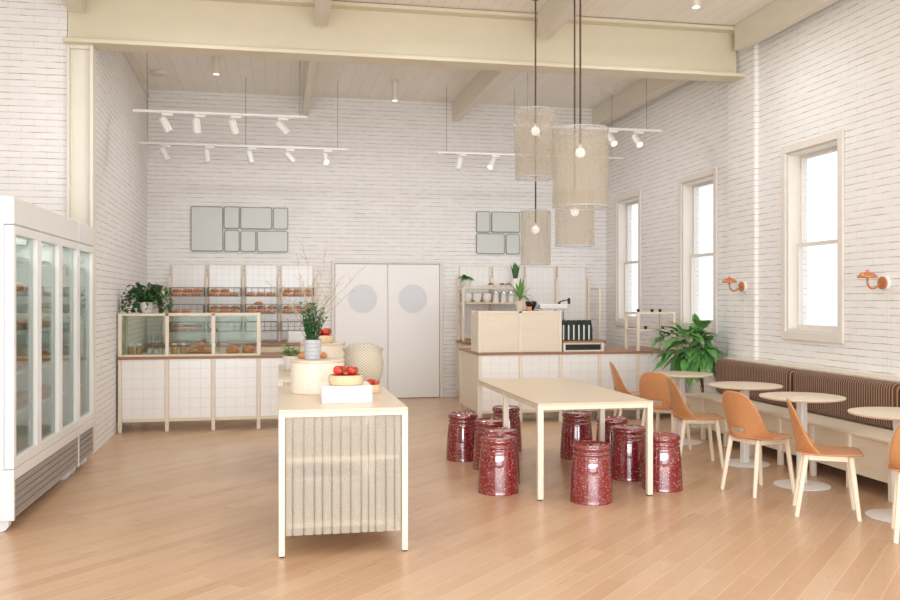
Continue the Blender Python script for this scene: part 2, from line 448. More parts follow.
# ------------------------------------------------------------------ wall panels
Yp = YB-.02
def wall_panel(x0, x1, z0, z1, label, group=None):
    b = B(); r = .03
    def rr(x0, x1, z0, z1, r, y):
        pts = []
        for cx, cz, a0 in ((x1-r, z1-r, 0), (x0+r, z1-r, 90), (x0+r, z0+r, 180), (x1-r, z0+r, 270)):
            for k in range(6):
                a = math.radians(a0+k*18); pts.append((cx+r*math.cos(a), y, cz+r*math.sin(a)))
        return pts
    def slab(x0, x1, z0, z1, r, ya, yb, bb):
        A = [bb.bm.verts.new(p) for p in rr(x0, x1, z0, z1, r, ya)]; Bq = [bb.bm.verts.new(p) for p in rr(x0, x1, z0, z1, r, yb)]
        m = len(A)
        for i in range(m): bb.bm.faces.new((A[i], A[(i+1)%m], Bq[(i+1)%m], Bq[i]))
        bb.bm.faces.new(A); bb.bm.faces.new(Bq[::-1])
    slab(x0, x1, z0, z1, r, YB-.022, YB-.001, b)
    t = thing('wall_panel', label, 'wall panel', (0,0,0), 0, group)
    b.obj('frame', 'pframe', t)
    b = B(); slab(x0+.014, x1-.014, z0+.014, z1-.014, r*.7, YB-.028, YB-.021, b); b.obj('glass_face', 'panel', t)
def px(x, y, Y):
    th = math.atan(172/885); t = (x-450)/885; d = Y/(math.cos(th)-t*math.sin(th))
    return t*d*math.cos(th)+d*math.sin(th), 1.54-(y-299)/885*d
LP = [((80,120,323,462),'largest, tall panel at the far left of the left wall cluster'), ((328,122,447,292),'small upright panel, upper row beside the tall one'),
 ((452,127,690,296),'wide panel in the upper row of the left wall cluster'), ((697,132,812,297),'small upright panel at the upper right end of the left cluster'),
 ((332,300,447,464),'small upright panel, lower row beside the tall one'), ((453,303,570,465),'second small upright panel in the lower row of the left cluster'),
 ((577,305,812,468),'wide panel at the lower right end of the left wall cluster')]
for (a, b0, c, d), lb in LP:
    X0, Z1 = px(180+a/7.5, 190+b0/7.5, Yp); X1, Z0 = px(180+c/7.5, 190+d/7.5, Yp)
    wall_panel(X0, X1, Z0, Z1, 'pale grey rounded glass ' + lb)
for (a, b0, c, d), lb in (((155,90,215,182),'small upright panel at the upper left of the right wall cluster'), ((220,92,342,183),'wide panel at the upper right of the right wall cluster'),
   ((155,185,277,275),'wide panel at the lower left of the right wall cluster'), ((282,188,342,276),'small upright panel at the lower right of the right cluster')):
    X0, Z1 = px(440+a/4.283, 190+b0/4.283, Yp); X1, Z0 = px(440+c/4.283, 190+d/4.283, Yp)
    wall_panel(X0, X1, Z0, Z1, 'pale grey rounded glass ' + lb)

# ------------------------------------------------------------------ back counters and tile-backed shelving
def knob_drawer(t, x0, x1, y, z0, z1):
    d = B().box(x0, x1, y-.014, y-.001, z0, z1, .003).obj('drawer', 'woodx', t)
    B().cone(((x0+x1)/2, y-.028, (z0+z1)/2), ((x0+x1)/2, y-.0142, (z0+z1)/2), .018, .012, 12).obj('knob', 'wood', d, 40)
def back_counter(x0, x1, label, cols):
    t = thing('back_counter', label, 'counter', (0,0,0))
    y0 = 13.0
    b = B(); b.box(x0+.02, x1-.02, y0+.03, YB-.07, .12, .86)
    for x in (x0, x1-.04): b.box(x, x+.04, y0+.01, y0+.05, 0, .86, .003); b.box(x, x+.04, YB-.11, YB-.07, 0, .86, .003)
    b.obj('cabinet', 'wood', t)
    B().box(x0-.01, x1+.01, y0, YB-.065, .861, .9, .004).obj('worktop', 'brown', t)
    w = (x1-x0-.06)/cols
    for i in range(cols): knob_drawer(t, x0+.03+i*w+.006, x0+.03+(i+1)*w-.006, y0+.03, .66, .85)
    return t
back_counter(-1.80, .62, 'low wooden back counter with brown top and knobbed drawers under the bread shelves', 5)
back_counter(2.74, 4.98, 'low wooden back counter with brown top behind the coffee machine', 4)
def ladder_shelf(bx, label, px_posts, depthy, shelf_rows, rung_z, ends, top_front, shelf_span=None):
    """bx: board edges, px_posts: post centres at the wall"""
    t = thing('tiled_wall_shelf', label, 'shelving', (0,0,0))
    for i, (a, c) in enumerate(bx):
        fr = B(); y0, y1 = YB-.055, YB-.004
        fr.box(a, a+.018, y0, y1, .92, 2.065); fr.box(c-.018, c, y0, y1, .92, 2.065); fr.box(a+.018, c-.018, y0, y1, 2.047, 2.065); fr.box(a+.018, c-.018, y0, y1, .92, .938)
        fo = fr.obj('board_frame', 'wood', t)
        o = B().box(0, c-a-.037, 0, .03, 0, 1.108).obj('tiled_board', 'tileb', t, loc=(a+.0185, YB-.045, .9385))
    for x in px_posts:
        B().box(x-.02, x+.02, YB-.105, YB-.060, .901, 1.87, .003).obj('post', 'wood', t)
    for (xb, xf) in ends:
        B().box(xf-.018, xf+.018, depthy-.018, depthy+.018, .901, top_front, .003).obj('post', 'wood', t)
        for z in rung_z: B().box(xf-.014, xf+.014, depthy+.0185, YB-.106, z-.014, z+.014, .003).obj('rung', 'woody', t)
    for z in shelf_rows:
        B().box(shelf_span[0], shelf_span[1], depthy+.019, YB-.107, z-.012, z+.012, .003).obj('shelf', 'woodx', t)
    return t
LB = [(-1.54,-1.055), (-1.012,-.532), (-.482,-.004), (.044,.53)]
ladder_shelf(LB, 'wooden bread shelving with four white tiled boards on the left back wall', [-1.562,-1.034,-.507,.02,.552], 13.2, [], [1.70,1.45,1.2,.95], [(-1.562,-1.60)], 1.73)
RB = [(2.79,3.275), (3.325,3.82), (3.86,4.355), (4.39,4.88)]
ladder_shelf(RB, 'wooden shelving with four white tiled boards on the back wall above the coffee machine', [2.765,3.30,3.84,4.372,4.905], 13.17, [1.705,1.475], [1.70,1.46,1.22], [(2.76,2.765),(4.905,4.95),(3.7,3.72)], 1.715, (2.785,3.70))

# ---- bread baskets
def wire_basket(x0, x1, z0, z1, label):
    t = thing('wire_basket', label, 'basket', (x0, 13.24, z0))
    W, D, H = x1-x0, .275, z1-z0; b = B(); r = .0024
    for z in (0.004, H*.5, H):
        for p, q in (((0,0,z),(W,0,z)), ((0,D,z),(W,D,z)), ((0,0,z),(0,D,z)), ((W,0,z),(W,D,z))): b.cone(p, q, r*(1.6 if z == H or z < .01 else .7), seg=5)
    for i in range(6):
        x = W*i/5
        b.cone((x,0,0), (x,0,H), r*.7, seg=4); b.cone((x,D,0), (x,D,H), r*.7, seg=4); b.cone((x,0,.004), (x,D,.004), r*.7, seg=4)
    for y in (D*.33, D*.66):
        b.cone((0,y,0),(0,y,H), r*.7, seg=4); b.cone((W,y,0),(W,y,H), r*.7, seg=4)
    b.obj('wire_frame', 'basketwire', t)
    B().box(.004, W-.004, .004, D-.004, -.004, .0, 0).obj('base_tray', 'brown', t) if False else None
    
    for xx in (-.0085, W+.0035): B().box(xx, xx+.005, 0, D, 0, H).obj('end_plate', 'wire', t)
    return t
def loaf_bm(L, w, h, seed=0):
    b = B(); v = bmesh.ops.create_icosphere(b.bm, subdivisions=3, radius=1)['verts']
    for p in v:
        c = p.co
        c.x = c.x*L*.5; c.y = c.y*w*.5*(1-.25*(abs(c.x)/(L*.5))**2)
        c.z = max(c.z*h*.62, -h*.30)
        c.z += .3*h
        if c.z > .5*h:
            c.z += .05*h*math.sin(c.x/(L*.5)*9+seed)
    return b
loaf0 = loaf_bm(.135, .09, .054).obj('bread_loaf', 'bread', None, 180); tag(loaf0, 'x', 'bread')
usedl = [False]
def loaf(x, y, z, rz, label, group, sc=1):
    if not usedl[0]:
        usedl[0] = True; o = loaf0
    else:
        o = loaf0.copy(); C.objects.link(o)
    o.location = (x, y, z); o.rotation_euler = (0,0,rz); o.scale = (sc,)*3; o['label'] = label; o['group'] = group
    return o
ROWZ = [(1.577,1.705,'top'), (1.325,1.462,'middle'), (1.065,1.203,'bottom')]
CN = ['leftmost','second','third','rightmost']
FILL = {(0,0):'33',(1,0):'32',(2,0):'30',(3,0):'33', (0,1):'20',(1,1):'33',(2,1):'331',(3,1):'33', (0,2):'33',(1,2):'10',(2,2):'0',(3,2):'0'}
for ci in range(4):
    a, c = LB[ci]
    for ri, (z0, z1, rn) in enumerate(ROWZ):
        wire_basket(a+.01, c-.01, z0, z1, 'dark wire basket on the %s row of the %s bread board' % (rn, CN[ci]))
        f = FILL[(ci,ri)]; lab = 'oval bread loaf in the %s wire basket of the %s board' % (rn, CN[ci])
        grp = 'loaves in the %s basket of the %s board' % (rn, CN[ci])
        cnt = [int(k) for k in f]
        for k in range(cnt[0]): # lower front layer
            loaf(a+.088+k*.142, 13.31, z0+.0075, random.uniform(-.15,.15), lab, grp)
        if len(cnt) > 1:
            for k in range(cnt[1]): loaf(a+.10+k*.142, 13.43, z0+.066, random.uniform(-.2,.2), 'raised oval loaf at the back of the %s basket, %s board' % (rn, CN[ci]), 'back loaves in the %s basket of the %s board' % (rn, CN[ci]))
        if len(cnt) > 2: loaf(a+.2, 13.385, z0+.125, .1, 'single oval loaf topping the heap in the third board middle basket', 'top loaf')
# ------------------------------------------------------------------ front counters
def counter(name, label, x0, npan, y0, y1, zt, side_left=False, cat='counter', side_mat='wood'):
    t = thing(name, label, cat, (x0, y0, 0)); P = .52; W = P*npan; D = y1-y0
    for i in range(npan+1):
        B().box(i*P-.021, i*P+.021, 0, .042, 0, zt-.03, .004).obj('leg', 'wood', t)
    for i in (0, npan): B().box(i*P-.021, i*P+.021, D-.042, D, 0, zt-.03, .004).obj('leg', 'wood', t)
    for i in range(npan):
        B().box(0, P-.045, 0, .02, 0, zt-.03-.155).obj('tiled_panel', 'tile', t, loc=(i*P+.0225, .012, .155))
        B().box(i*P+.022, i*P+.498, .006, .036, .12, .1545).obj('bottom_rail', 'woodx', t)
    for xx, r in ((0,1), (W,1)):
        B().box(xx-.012, xx+.012, .0425, D-.0425, .12, zt-.03).obj('side_panel', side_mat, t)
    B().box(-.025, W+.025, -.008, D+.005, zt-.03, zt, .004).obj('worktop', 'brown', t)
    return t
counter('service_counter', 'white tiled pastry counter with wooden posts beside the left brick wall', -1.785, 4, 10.70, 11.36, .872)
t = counter('service_counter', 'long white tiled coffee counter with wooden posts below the wooden screen box', 2.455, 5, 10.67, 11.86, .872)
B().box(.022, 2.58, .25, .28, .02, .119).obj('plinth', 'woodx', t)
# display case on the left counter
Z0 = .8725
t = thing('display_case', 'glazed wooden display case on the left tiled counter', 'display case', (-1.785, 10.71, Z0))
H = .50; D = .46
for i in range(4): B().box(i*.52-.02, i*.52+.02, 0, .036, .0, H, .003).obj('post', 'wood', t)
for i in (0,3): B().box(i*.52-.02, i*.52+.02, D-.036, D, .0, H, .003).obj('post', 'wood', t)
b = B(); b.box(.02, 1.54, 0, .036, H-.026, H); b.box(.02, 1.54, D-.036, D, H-.026, H); b.box(-.02, .02, .036, D-.036, H-.026, H); b.box(1.54, 1.58, .036, D-.036, H-.026, H)
b.obj('top_frame', 'woodx', t)
b = B(); b.box(.021, 1.539, .037, D-.037, .0, .022); b.box(.021,.499,.004,.036,0,.022); b.box(.541,1.019,.004,.036,0,.022); b.box(1.061,1.539,.004,.036,0,.022)
b.obj('base_board', 'woodx', t)
for i in range(3): B().box(i*.52+.021, i*.52+.499, .014, .02, .023, H-.027).obj('front_glass', 'glasscase', t)
B().box(.021, 1.539, .037, D-.037, H-.012, H-.006).obj('top_glass', 'glass', t)
B().box(.021, 1.539, D-.02, D-.014, .023, H-.027).obj('back_glass', 'glass', t)
for i in (0, 3): B().box(i*.52-.003, i*.52+.003, .037, D-.037, .001, H-.027).obj('side_glass', 'glass', t)
CZ = Z0+.0225
# jars, bottles, croissants in the case
def jar(x, y, label, group):
    t = thing('biscuit_jar', label, 'jar', (x, y, CZ), 0, group)
    B().lathe([(.001,0),(.034,.0),(.038,.006),(.038,.085),(.030,.10),(.030,.104)], 20, cap1=False).obj('glass_body', 'glass', t, 50)
    B().lathe([(.033,.003),(.0345,.08)], 16).obj('biscuits', 'biscuit', t, 50)
    B().lathe([(.033,.105),(.033,.118),(.012,.126),(.001,.127)], 20).obj('lid', 'potw', t, 50)
    return t
j0 = jar(-1.69, 10.86, 'glass jar of biscuits, leftmost in the left bay of the display case', None)
dup(j0, (-1.60, 10.87, CZ), 0, 'glass jar of biscuits, second from the left end of the display case')
dup(j0, (-1.20, 10.85, CZ), 0, 'glass jar of biscuits, left one in the middle bay of the display case')
dup(j0, (-1.10, 10.87, CZ), 0, 'glass jar of biscuits, right one in the middle bay of the display case')
t = thing('glass_bottle', 'slim clear glass bottle, left of the three in the display case', 'bottle', (-1.48, 10.88, CZ), 0)
B().lathe([(.001,0),(.036,0),(.037,.01),(.03,.05),(.022,.10),(.02,.15),(.027,.20),(.027,.215)], 20, cap1=False).obj('glass_body', 'glassg', t, 50)
B().lathe([(.001,.003),(.033,.004),(.034,.012),(.026,.05),(.001,.055)], 16).obj('liquid', 'labelw', t, 50)
dup(t, (-1.40, 10.84, CZ), 0, 'slim clear glass bottle, middle one of three in the display case'); dup(t, (-1.31, 10.87, CZ), 0, 'slim clear glass bottle, right of the three in the display case')
def croissant(L=.15):
    b = B(); rings = []; n = 17; seg = 14
    for i in range(n):
        t_ = i/(n-1); a = (t_-.5)*2.2; c = Vector((math.sin(a)*L*.5, (1-math.cos(a))*L*.55, 0))
        r = L*.26*math.cos((t_-.5)*2.75)**.8*(1+.10*math.sin(t_*PI*9)) if 0 < i < n-1 else .004
        d = Vector((math.cos(a), math.sin(a), 0)); nn = Vector((-d.y, d.x, 0))
        rings.append([b.bm.verts.new(c+Vector((0,0,r*.85))+nn*r*math.cos(2*PI*k/seg)+Vector((0,0,1))*r*.85*math.sin(2*PI*k/seg)) for k in range(seg)])
    for A, Bq in zip(rings, rings[1:]):
        for k in range(seg): b.bm.faces.new((A[k], A[(k+1)%seg], Bq[(k+1)%seg], Bq[k]))
    b.bm.faces.new(rings[0][::-1]); b.bm.faces.new(rings[-1])
    return b
cro = croissant().obj('croissant', 'bread', None, 60); tag(cro, 'brown croissant, left in the heap in the display case', 'croissant')
cro.location = (-.985, 10.86, CZ)
for (x, y, z, r, lb) in ((-.90, 11.02, CZ+.0, .5, 'brown croissant at the back of the heap in the middle bay'), (-.815, 10.84, CZ, -.3, 'brown croissant, right end of the heap in the display case'),
      (-.90, 10.92, CZ+.07, .9, 'brown croissant on top of the heap in the middle bay')):
    c = cro.copy(); C.objects.link(c); c.location = (x, y, z); c.rotation_euler = (0,0,r); c['label'] = lb
rl = loaf_bm(.16, .13, .10).obj('round_loaf', 'bread', None, 180); tag(rl, 'big round loaf, left one in the right bay of the display case', 'bread'); rl.location = (-.53, 10.88, CZ+.0)
c = rl.copy(); C.objects.link(c); c.location = (-.345, 10.90, CZ); c['label'] = 'big round loaf, right one in the right bay of the display case'
# ivy on the case
def pot(prof, name='pot', mat='potw', parent=None, seg=32): return B().lathe(prof, seg, cap1=False).obj(name, mat, parent, 50)
t = thing('ivy_plant', 'trailing ivy in a white pot on top of the display case', 'potted plant', (-1.52, 10.93, Z0+H+.0005))
pot([(.06,0),(.07,.005),(.085,.12),(.09,.13),(.083,.13),(.078,.11),(.001,.105)], parent=t)
B().lathe([(.001,.1055),(.077,.108)], 20, cap0=False).obj('soil', 'soil', t)
b = B(); s = B(); rnd = random.Random(3)
for k in range(46):
    a = rnd.uniform(0, 2*PI); reach = rnd.uniform(.08, .24); up = rnd.uniform(.08, .27); fall = rnd.uniform(.0, 1)
    pts = []
    for i in range(13):
        q = i/12; rad = .03+reach*(1-(1-q)**1.8); zz = .115+up*math.sin(min(q*2.0,1)*PI/2)-fall*.5*max(0,q-.3)**1.2
        pts.append((rad*math.cos(a+.5*q)*1.12, rad*math.sin(a+.5*q)*.62-.01, max(.035, zz)))
    s.tube(pts, .0018, 4)
    for p in pts[1:]:
        for _ in range(3):
            d = Vector((rnd.uniform(-1,1), rnd.uniform(-1,.6), rnd.uniform(-.5,.5)))
            b.leaf(p, d, rnd.uniform(.03,.05), rnd.uniform(.03,.042), .3, .1, 3)
s.obj('vine', 'stem', t); b.obj('foliage', 'leafd', t)
# white till behind
t = thing('till', 'white box shaped till on the back counter behind the sprig plant', 'till', (.27, 13.08, .9005))
B().box(-.13, .13, -.02, .20, 0, .17, .01).obj('body', 'white', t); B().box(-.11, .11, -.03, -.021, .03, .14, .004).obj('screen', 'whitem', t)

# wooden screen box on right counter
t = thing('screen_box', 'tall pale wooden screen box standing on the coffee counter', 'counter screen', (2.455, 10.69, Z0))
b = B()
for x in (0, .52, 1.04): b.box(x-.02, x+.02, 0, .036, 0, .515, .003)
for x in (0, 1.04): b.box(x-.02, x+.02, .38, .416, 0, .515, .003)
b.box(.02, 1.02, 0, .036, .49, .515); b.box(.02, 1.02, .38, .416, .49, .515)
b.obj('frame', 'wood', t)
for i in range(2): B().box(i*.52+.021, i*.52+.499, .006, .022, .004, .489).obj('front_panel', 'woodx', t)
for x in (-.019, 1.043): B().box(x, x+.016, .037, .379, .004, .489).obj('side_panel', 'woody', t)
B().box(.021, 1.019, .037, .379, .495, .512).obj('top_board', 'woodx', t)
ZT = Z0+.5155
# palm in beige pot on the box
t = thing('palm_plant', 'small palm in a beige pot on the wooden screen box', 'potted plant', (3.01, 10.86, ZT))
pot([(.04,0),(.042,.003),(.056,.13),(.05,.13),(.047,.115),(.001,.112)], mat='potb', parent=t)
b = B(); rnd = random.Random(5)
B().tube([(0,0,.11),(.004,0,.19)], .012, 8).obj('stem', 'stem', t)
for k in range(17):
    a = k*2.4; e = rnd.uniform(.1, 1.8); d = Vector((math.cos(a), math.sin(a)*.7, e)); b.leaf((.004,0,.15+.012*(k%4)), d, rnd.uniform(.17,.30), .042, .45 if e < .9 else .1, .25, 6)
b.obj('foliage', 'leaf', t)
o = B().box(-.03, .03, -.02, .02, 0, .055, .004).obj('card_box', 'oj', None, loc=(3.13, 10.84, ZT)); tag(o, 'small orange card box on the wooden screen box beside the palm pot', 'box')
# grinder and coffee machine behind the box
t = thing('coffee_grinder', 'black coffee grinder behind the wooden screen box, left of the espresso machine', 'coffee grinder', (3.29, 11.30, Z0))
b = B(); b.box(-.07,.07,-.08,.08,0,.40,.01); b.box(-.10,.09,-.07,.07,.40,.52,.012); b.obj('body','black',t)
B().lathe([(.035,.52),(.075,.60),(.075,.635),(.06,.64)], 20).obj('hopper','black',t,50)
t = thing('espresso_machine', 'steel espresso machine with white top on the coffee counter beside the wooden box', 'coffee machine', (3.58, 11.42, Z0))
b = B(); b.box(-0.17,0.17,-.19,.19,.04,.10,.006); b.box(-0.15,0.15,.02,.19,.10,.50,.01)
for sx in (-.14,.14):
    for sy in (-.15,.15): b.cone((sx,sy,0),(sx,sy,.04),.02)
b.obj('body','steel',t); B().box(-0.145,0.145,-.12,.019,.36,.50,.006).obj('control_panel','greenb',t)
B().box(-0.19,0.19,-.21,.20,.535,.60,.008).obj('top_shelf','whitem',t)
b = B(); b.box(-.165,-.14,-.19,-.16,.10,.534); b.box(.14,.165,-.19,-.16,.10,.534); b.obj('upright','steel',t)
for sx in (-.08,.08):
    g = B(); g.cone((sx,-.08,.30),(sx,-.08,.36),.035); g.obj('group_head','steel',t,40)
    B().cone((sx,-.10,.31),(sx,-.24,.29),.012).obj('handle','black',t,40)
b = B(); b.cone((.12,-.05,.60),(.12,-.05,.625),.02); b.tube([(.12,-.05,.625),(.18,-.09,.65),(.235,-.11,.655)],.009,8); b.box(.225,.25,-.135,-.085,.60,.68,.005); b.obj('lever','black',t)
# riser with coffee bags
t = thing('counter_riser', 'low brown-topped wooden riser with a dark slot on the coffee counter', 'riser', (3.815, 10.83, Z0))
B().box(-.29,.29,-.12,.22,.115,.135,.003).obj('top_board','brown',t)
b = B(); b.box(-.27,-.24,-.11,.21,0,.114); b.box(.24,.27,-.11,.21,0,.114); b.box(-.239,.239,-.10,.21,.09,.114); b.box(-.239,.239,-.10,.21,.0,.018); b.obj('frame','wood',t)
B().box(-.238,.238,-.06,.2,.019,.089).obj('drawer','black',t)
bag0 = None
for i in range(6):
    if bag0 is None:
        bag0 = thing('coffee_bag', 'x', 'coffee bag', (0,0,0))
        b = B(); W=.031; D=.055
        prof = [(W*.9,D,0),(W,D,.02),(W,D*.9,.16),(W*.9,D*.35,.235),(W*.9,D*.12,.262)]
        prev=None
        for (w_,d_,z_) in prof:
            r = [b.bm.verts.new((sx*w_, sy*d_, z_)) for sx,sy in ((-1,-1),(1,-1),(1,1),(-1,1))]
            if prev:
                for k in range(4): b.bm.faces.new((prev[k],prev[(k+1)%4],r[(k+1)%4],r[k]))
            else: b.bm.faces.new(r[::-1])
            prev=r
        b.bm.faces.new(prev); b.obj('bag_body','greenb',bag0)
        B().box(-.028,-.010,-.0600,-.0560,.012,.20).obj('label_strip','labelw',bag0)
        o = bag0
    else: o = dup(bag0, (0,0,0))
    o.location = (3.59+i*.068, 10.85, Z0+.1355); o['label'] = 'dark green foil coffee bag on the riser, %s from the left of six' % ORD[i]
# stand on the right of counter with cups
t = thing('cup_rack', 'open pale wooden rack on the right end of the coffee counter', 'rack', (4.79, 10.71, Z0))
for x in (-.245,.245):
    for y in (0,.40): B().box(x-.018,x+.018,y-.018,y+.018,0,.50,.003).obj('post','wood',t)
for z in (.485,.265):
    B().box(-.226,.226,-.015,.415,z-.012,z+.012,.003).obj('shelf','woodx',t)
    for x in (-.245,.245): B().box(x-.014,x+.014,.0185,.3815,z-.014,z+.014,.003).obj('rail','woody',t)
cup0 = thing('coffee_cup', 'x', 'cup', (0,0,0))
B().lathe([(.018,0),(.02,.004),(.03,.045),(.027,.045),(.024,.03),(.001,.028)], 16, cap1=False).obj('cup_body','coffee',cup0,50)
B().lathe([(.001,.030),(.0245,.032),(.0275,.047),(.001,.052)], 16, cap1=False, cap0=False).obj('coffee','dark',cup0,50)
first=True
for x,z,lb in ((4.56,.4975,'dark-filled coffee cup, leftmost on the top shelf of the cup rack'),(4.75,.4975,'dark-filled coffee cup, middle one on the top shelf of the cup rack'),(4.86,.4975,'dark-filled coffee cup, rightmost on the top shelf of the cup rack'),
    (4.66,.2775,'dark-filled coffee cup, left one on the lower shelf of the cup rack'),(4.90,.2775,'dark-filled coffee cup, right one on the lower shelf of the cup rack')):
    o = cup0 if first else dup(cup0,(0,0,0)); first=False
    o.location=(x,10.74,Z0+z); o['label']=lb; o.scale=(.8,.8,.8)
# items on the right back shelf
SZ1, SZ2 = 1.7175, 1.4875
t = thing('leafy_plant', 'small leafy plant in a white pot on the top back shelf', 'potted plant', (2.835, 13.30, SZ1))
pot([(.05,0),(.055,.003),(.078,.10),(.08,.125),(.073,.125),(.07,.11),(.001,.108)], parent=t)
b=B(); rnd=random.Random(9)
for k in range(26):
    a=rnd.uniform(0,2*PI); b.leaf((rnd.uniform(-.02,.02),rnd.uniform(-.02,.02),.115+rnd.uniform(0,.04)),(math.cos(a),math.sin(a),rnd.uniform(.1,1.2)),rnd.uniform(.10,.19),.075,.4,.2,4)
b.obj('foliage','leaf',t)
t = thing('snake_plant', 'spiky upright snake plant in a white pot on the top back shelf', 'potted plant', (3.625, 13.32, SZ1))
pot([(.06,0),(.065,.003),(.072,.14),(.066,.14),(.064,.12),(.001,.118)], parent=t)
b=B()
for k in range(12):
    a=k*2.4; b.leaf((.025*math.cos(a),.02*math.sin(a),.11),(math.cos(a)*.22,math.sin(a)*.2,1),rnd.uniform(.2,.29),.055,-.02,.3,6)
b.obj('foliage','leafd',t)
bowl0 = thing('berry_bowl','x','bowl',(0,0,0))
B().lathe([(.02,0),(.024,.003),(.048,.04),(.05,.042),(.045,.040),(.001,.03)],24,cap1=False).obj('bowl_body','potw',bowl0,50)
b=B(); rnd=random.Random(2)
for k in range(26):
    r=.036*math.sqrt(rnd.random()); a=rnd.uniform(0,2*PI); b.ball((r*math.cos(a),r*math.sin(a),.045+.022*(1-r/.04)),.011,sub=1)
b.obj('berries','red',bowl0,180)
first=True
for x,lb in ((3.22,'white bowl of red berries, left of three on the top back shelf'),(3.40,'white bowl of red berries, middle of three on the top back shelf'),(3.495,'white bowl of red berries, right of three, beside the snake plant')):
    o=bowl0 if first else dup(bowl0,(0,0,0)); first=False; o.location=(x,13.28,SZ1); o['label']=lb
mb0 = B().lathe([(.035,0),(.045,.004),(.07,.06),(.074,.14),(.070,.14),(.064,.06),(.001,.012)],24,cap1=False).obj('mixing_bowl','potw',None,50); tag(mb0,'x','bowl')
for i,(x,lb) in enumerate(((2.86,'deep white bowl, left of three on the lower back shelf'),(3.01,'deep white bowl, middle of three on the lower back shelf'),(3.165,'deep white bowl, right of three on the lower back shelf'))):
    o=mb0 if i==0 else mb0.copy()
    if i: C.objects.link(o)
    o.location=(x,13.30,SZ2); o['label']=lb
can0=thing('canister','x','canister',(0,0,0))
B().lathe([(.001,0),(.044,0),(.046,.004),(.046,.15)],24).obj('canister_body','whitem',can0,40)
B().lathe([(.047,.1505),(.047,.166),(.042,.17)],24).obj('lid','steel',can0,40)
for i,x in enumerate((3.305,3.43,3.545)):
    o=can0 if i==0 else dup(can0,(0,0,0)); o.location=(x,13.30,SZ2); o['label']='white lidded canister on the lower back shelf, %s of three beside the bowls'%['left','middle','right'][i]

# ------------------------------------------------------------------ display tables with sheer curtains
def pleats(p0, p1, z0, z1, depth, nrm, pitch=.054, seed=1):
    rnd = random.Random(seed); b=B(); p0=Vector(p0); p1=Vector(p1); L=(p1-p0).length; d=(p1-p0)/L; nr=Vector(nrm)
    xs=[]; x=0
    while x < L-.02:
        w=pitch*rnd.uniform(.75,1.3); w=min(w, L-x)
        xs += [(x,-.3),(x+w*.05,.7),(x+w*.12,1),(x+w*.5,1.06),(x+w*.86,1),(x+w*.93,.6),(x+w*.985,-.6)]; x+=w
    xs.append((L,0)); rows=[z0,z0+.03,z0+.2,(z0+z1)/2,z1-.15,z1]
    grid=[]
    for j,z in enumerate(rows):
        k=[1,1,.95,.8,.5,.25][j]
        grid.append([b.bm.verts.new(Vector((p0.x,p0.y,z))+d*xx+nr*(depth*k*a)) for xx,a in xs])
    for A,Bq in zip(grid,grid[1:]):
        for i in range(len(A)-1): b.bm.faces.new((A[i],A[i+1],Bq[i+1],Bq[i]))
    return b
def display_table(label, x0,y0,W,D):
    t=thing('display_table',label,'table',(x0,y0,0)); h=.88; l=.036
    B().box(0,W,0,D,h-.018,h,.002).obj('table_top','woodtop',t)
    for x in (0,W-l):
        for y in (0,D-l): g=B().box(x,x+l,y,y+l,.008,h-.0185,.003).obj('leg','wood',t); B().box(x+.004,x+l-.004,y+.004,y+l-.004,0,.0075).obj('foot','dark',g)
    b=B()
    for y in (0.003,D-l+.003): b.box(l,W-l,y,y+.025,h-.045,h-.0185)
    for x in (0.003,W-l+.003): b.box(x,x+.025,l,D-l,h-.045,h-.0185)
    b.obj('apron','woodx',t)
    for z in (.555,.16): B().box(.05,W-.05,.05,D-.05,z,z+.03,.002).obj('shelf','woodtop',t)
    pleats((l+.002,.030,0),(W-l-.002,.030,0),.128,h-.05,.022,(0,-1,0)).obj('front_curtain','curtain',t,180)
    pleats((.030,l+.002,0),(.030,D-l-.002,0),.128,h-.05,.022,(-1,0,0),seed=4).obj('side_curtain','curtain',t,180)
    pleats((W-.030,l+.002,0),(W-.030,D-l-.002,0),.128,h-.05,.022,(1,0,0),seed=6).obj('side_curtain','curtain',t,180)
    return t
DT=.8805
display_table('pale wooden display table with sheer pleated curtains nearest the viewer', .004,5.35,.775,1.48)
display_table('second curtained display table behind, carrying the small herb pot', .004,7.64,.775,1.45)
def drum(x,y,r,h,label):
    t=thing('round_plinth',label,'plinth',(x,y,DT))
    B().lathe([(r-.003,0),(r,.003),(r,h-.019)],64).obj('drum_body','wood',t,40)
    B().lathe([(r+.001,h-.0185),(r+.004,h-.016),(r+.004,h-.003),(r+.001,h)],64).obj('drum_top','woodtop',t,40)
    return DT+h+.0005
D1=drum(.275,6.34,.188,.234,'round pale wooden plinth on the front display table under the grey pot')
D2=drum(.39,7.89,.196,.275,'round pale wooden plinth on the rear display table under the tomato tart')
# tile block
o=B().box(0,.318,0,.318,0,.106,.0015).obj('tiled_block','tilet',None,loc=(.272,5.63,DT)); tag(o,'square white tiled riser block on the front display table','riser')
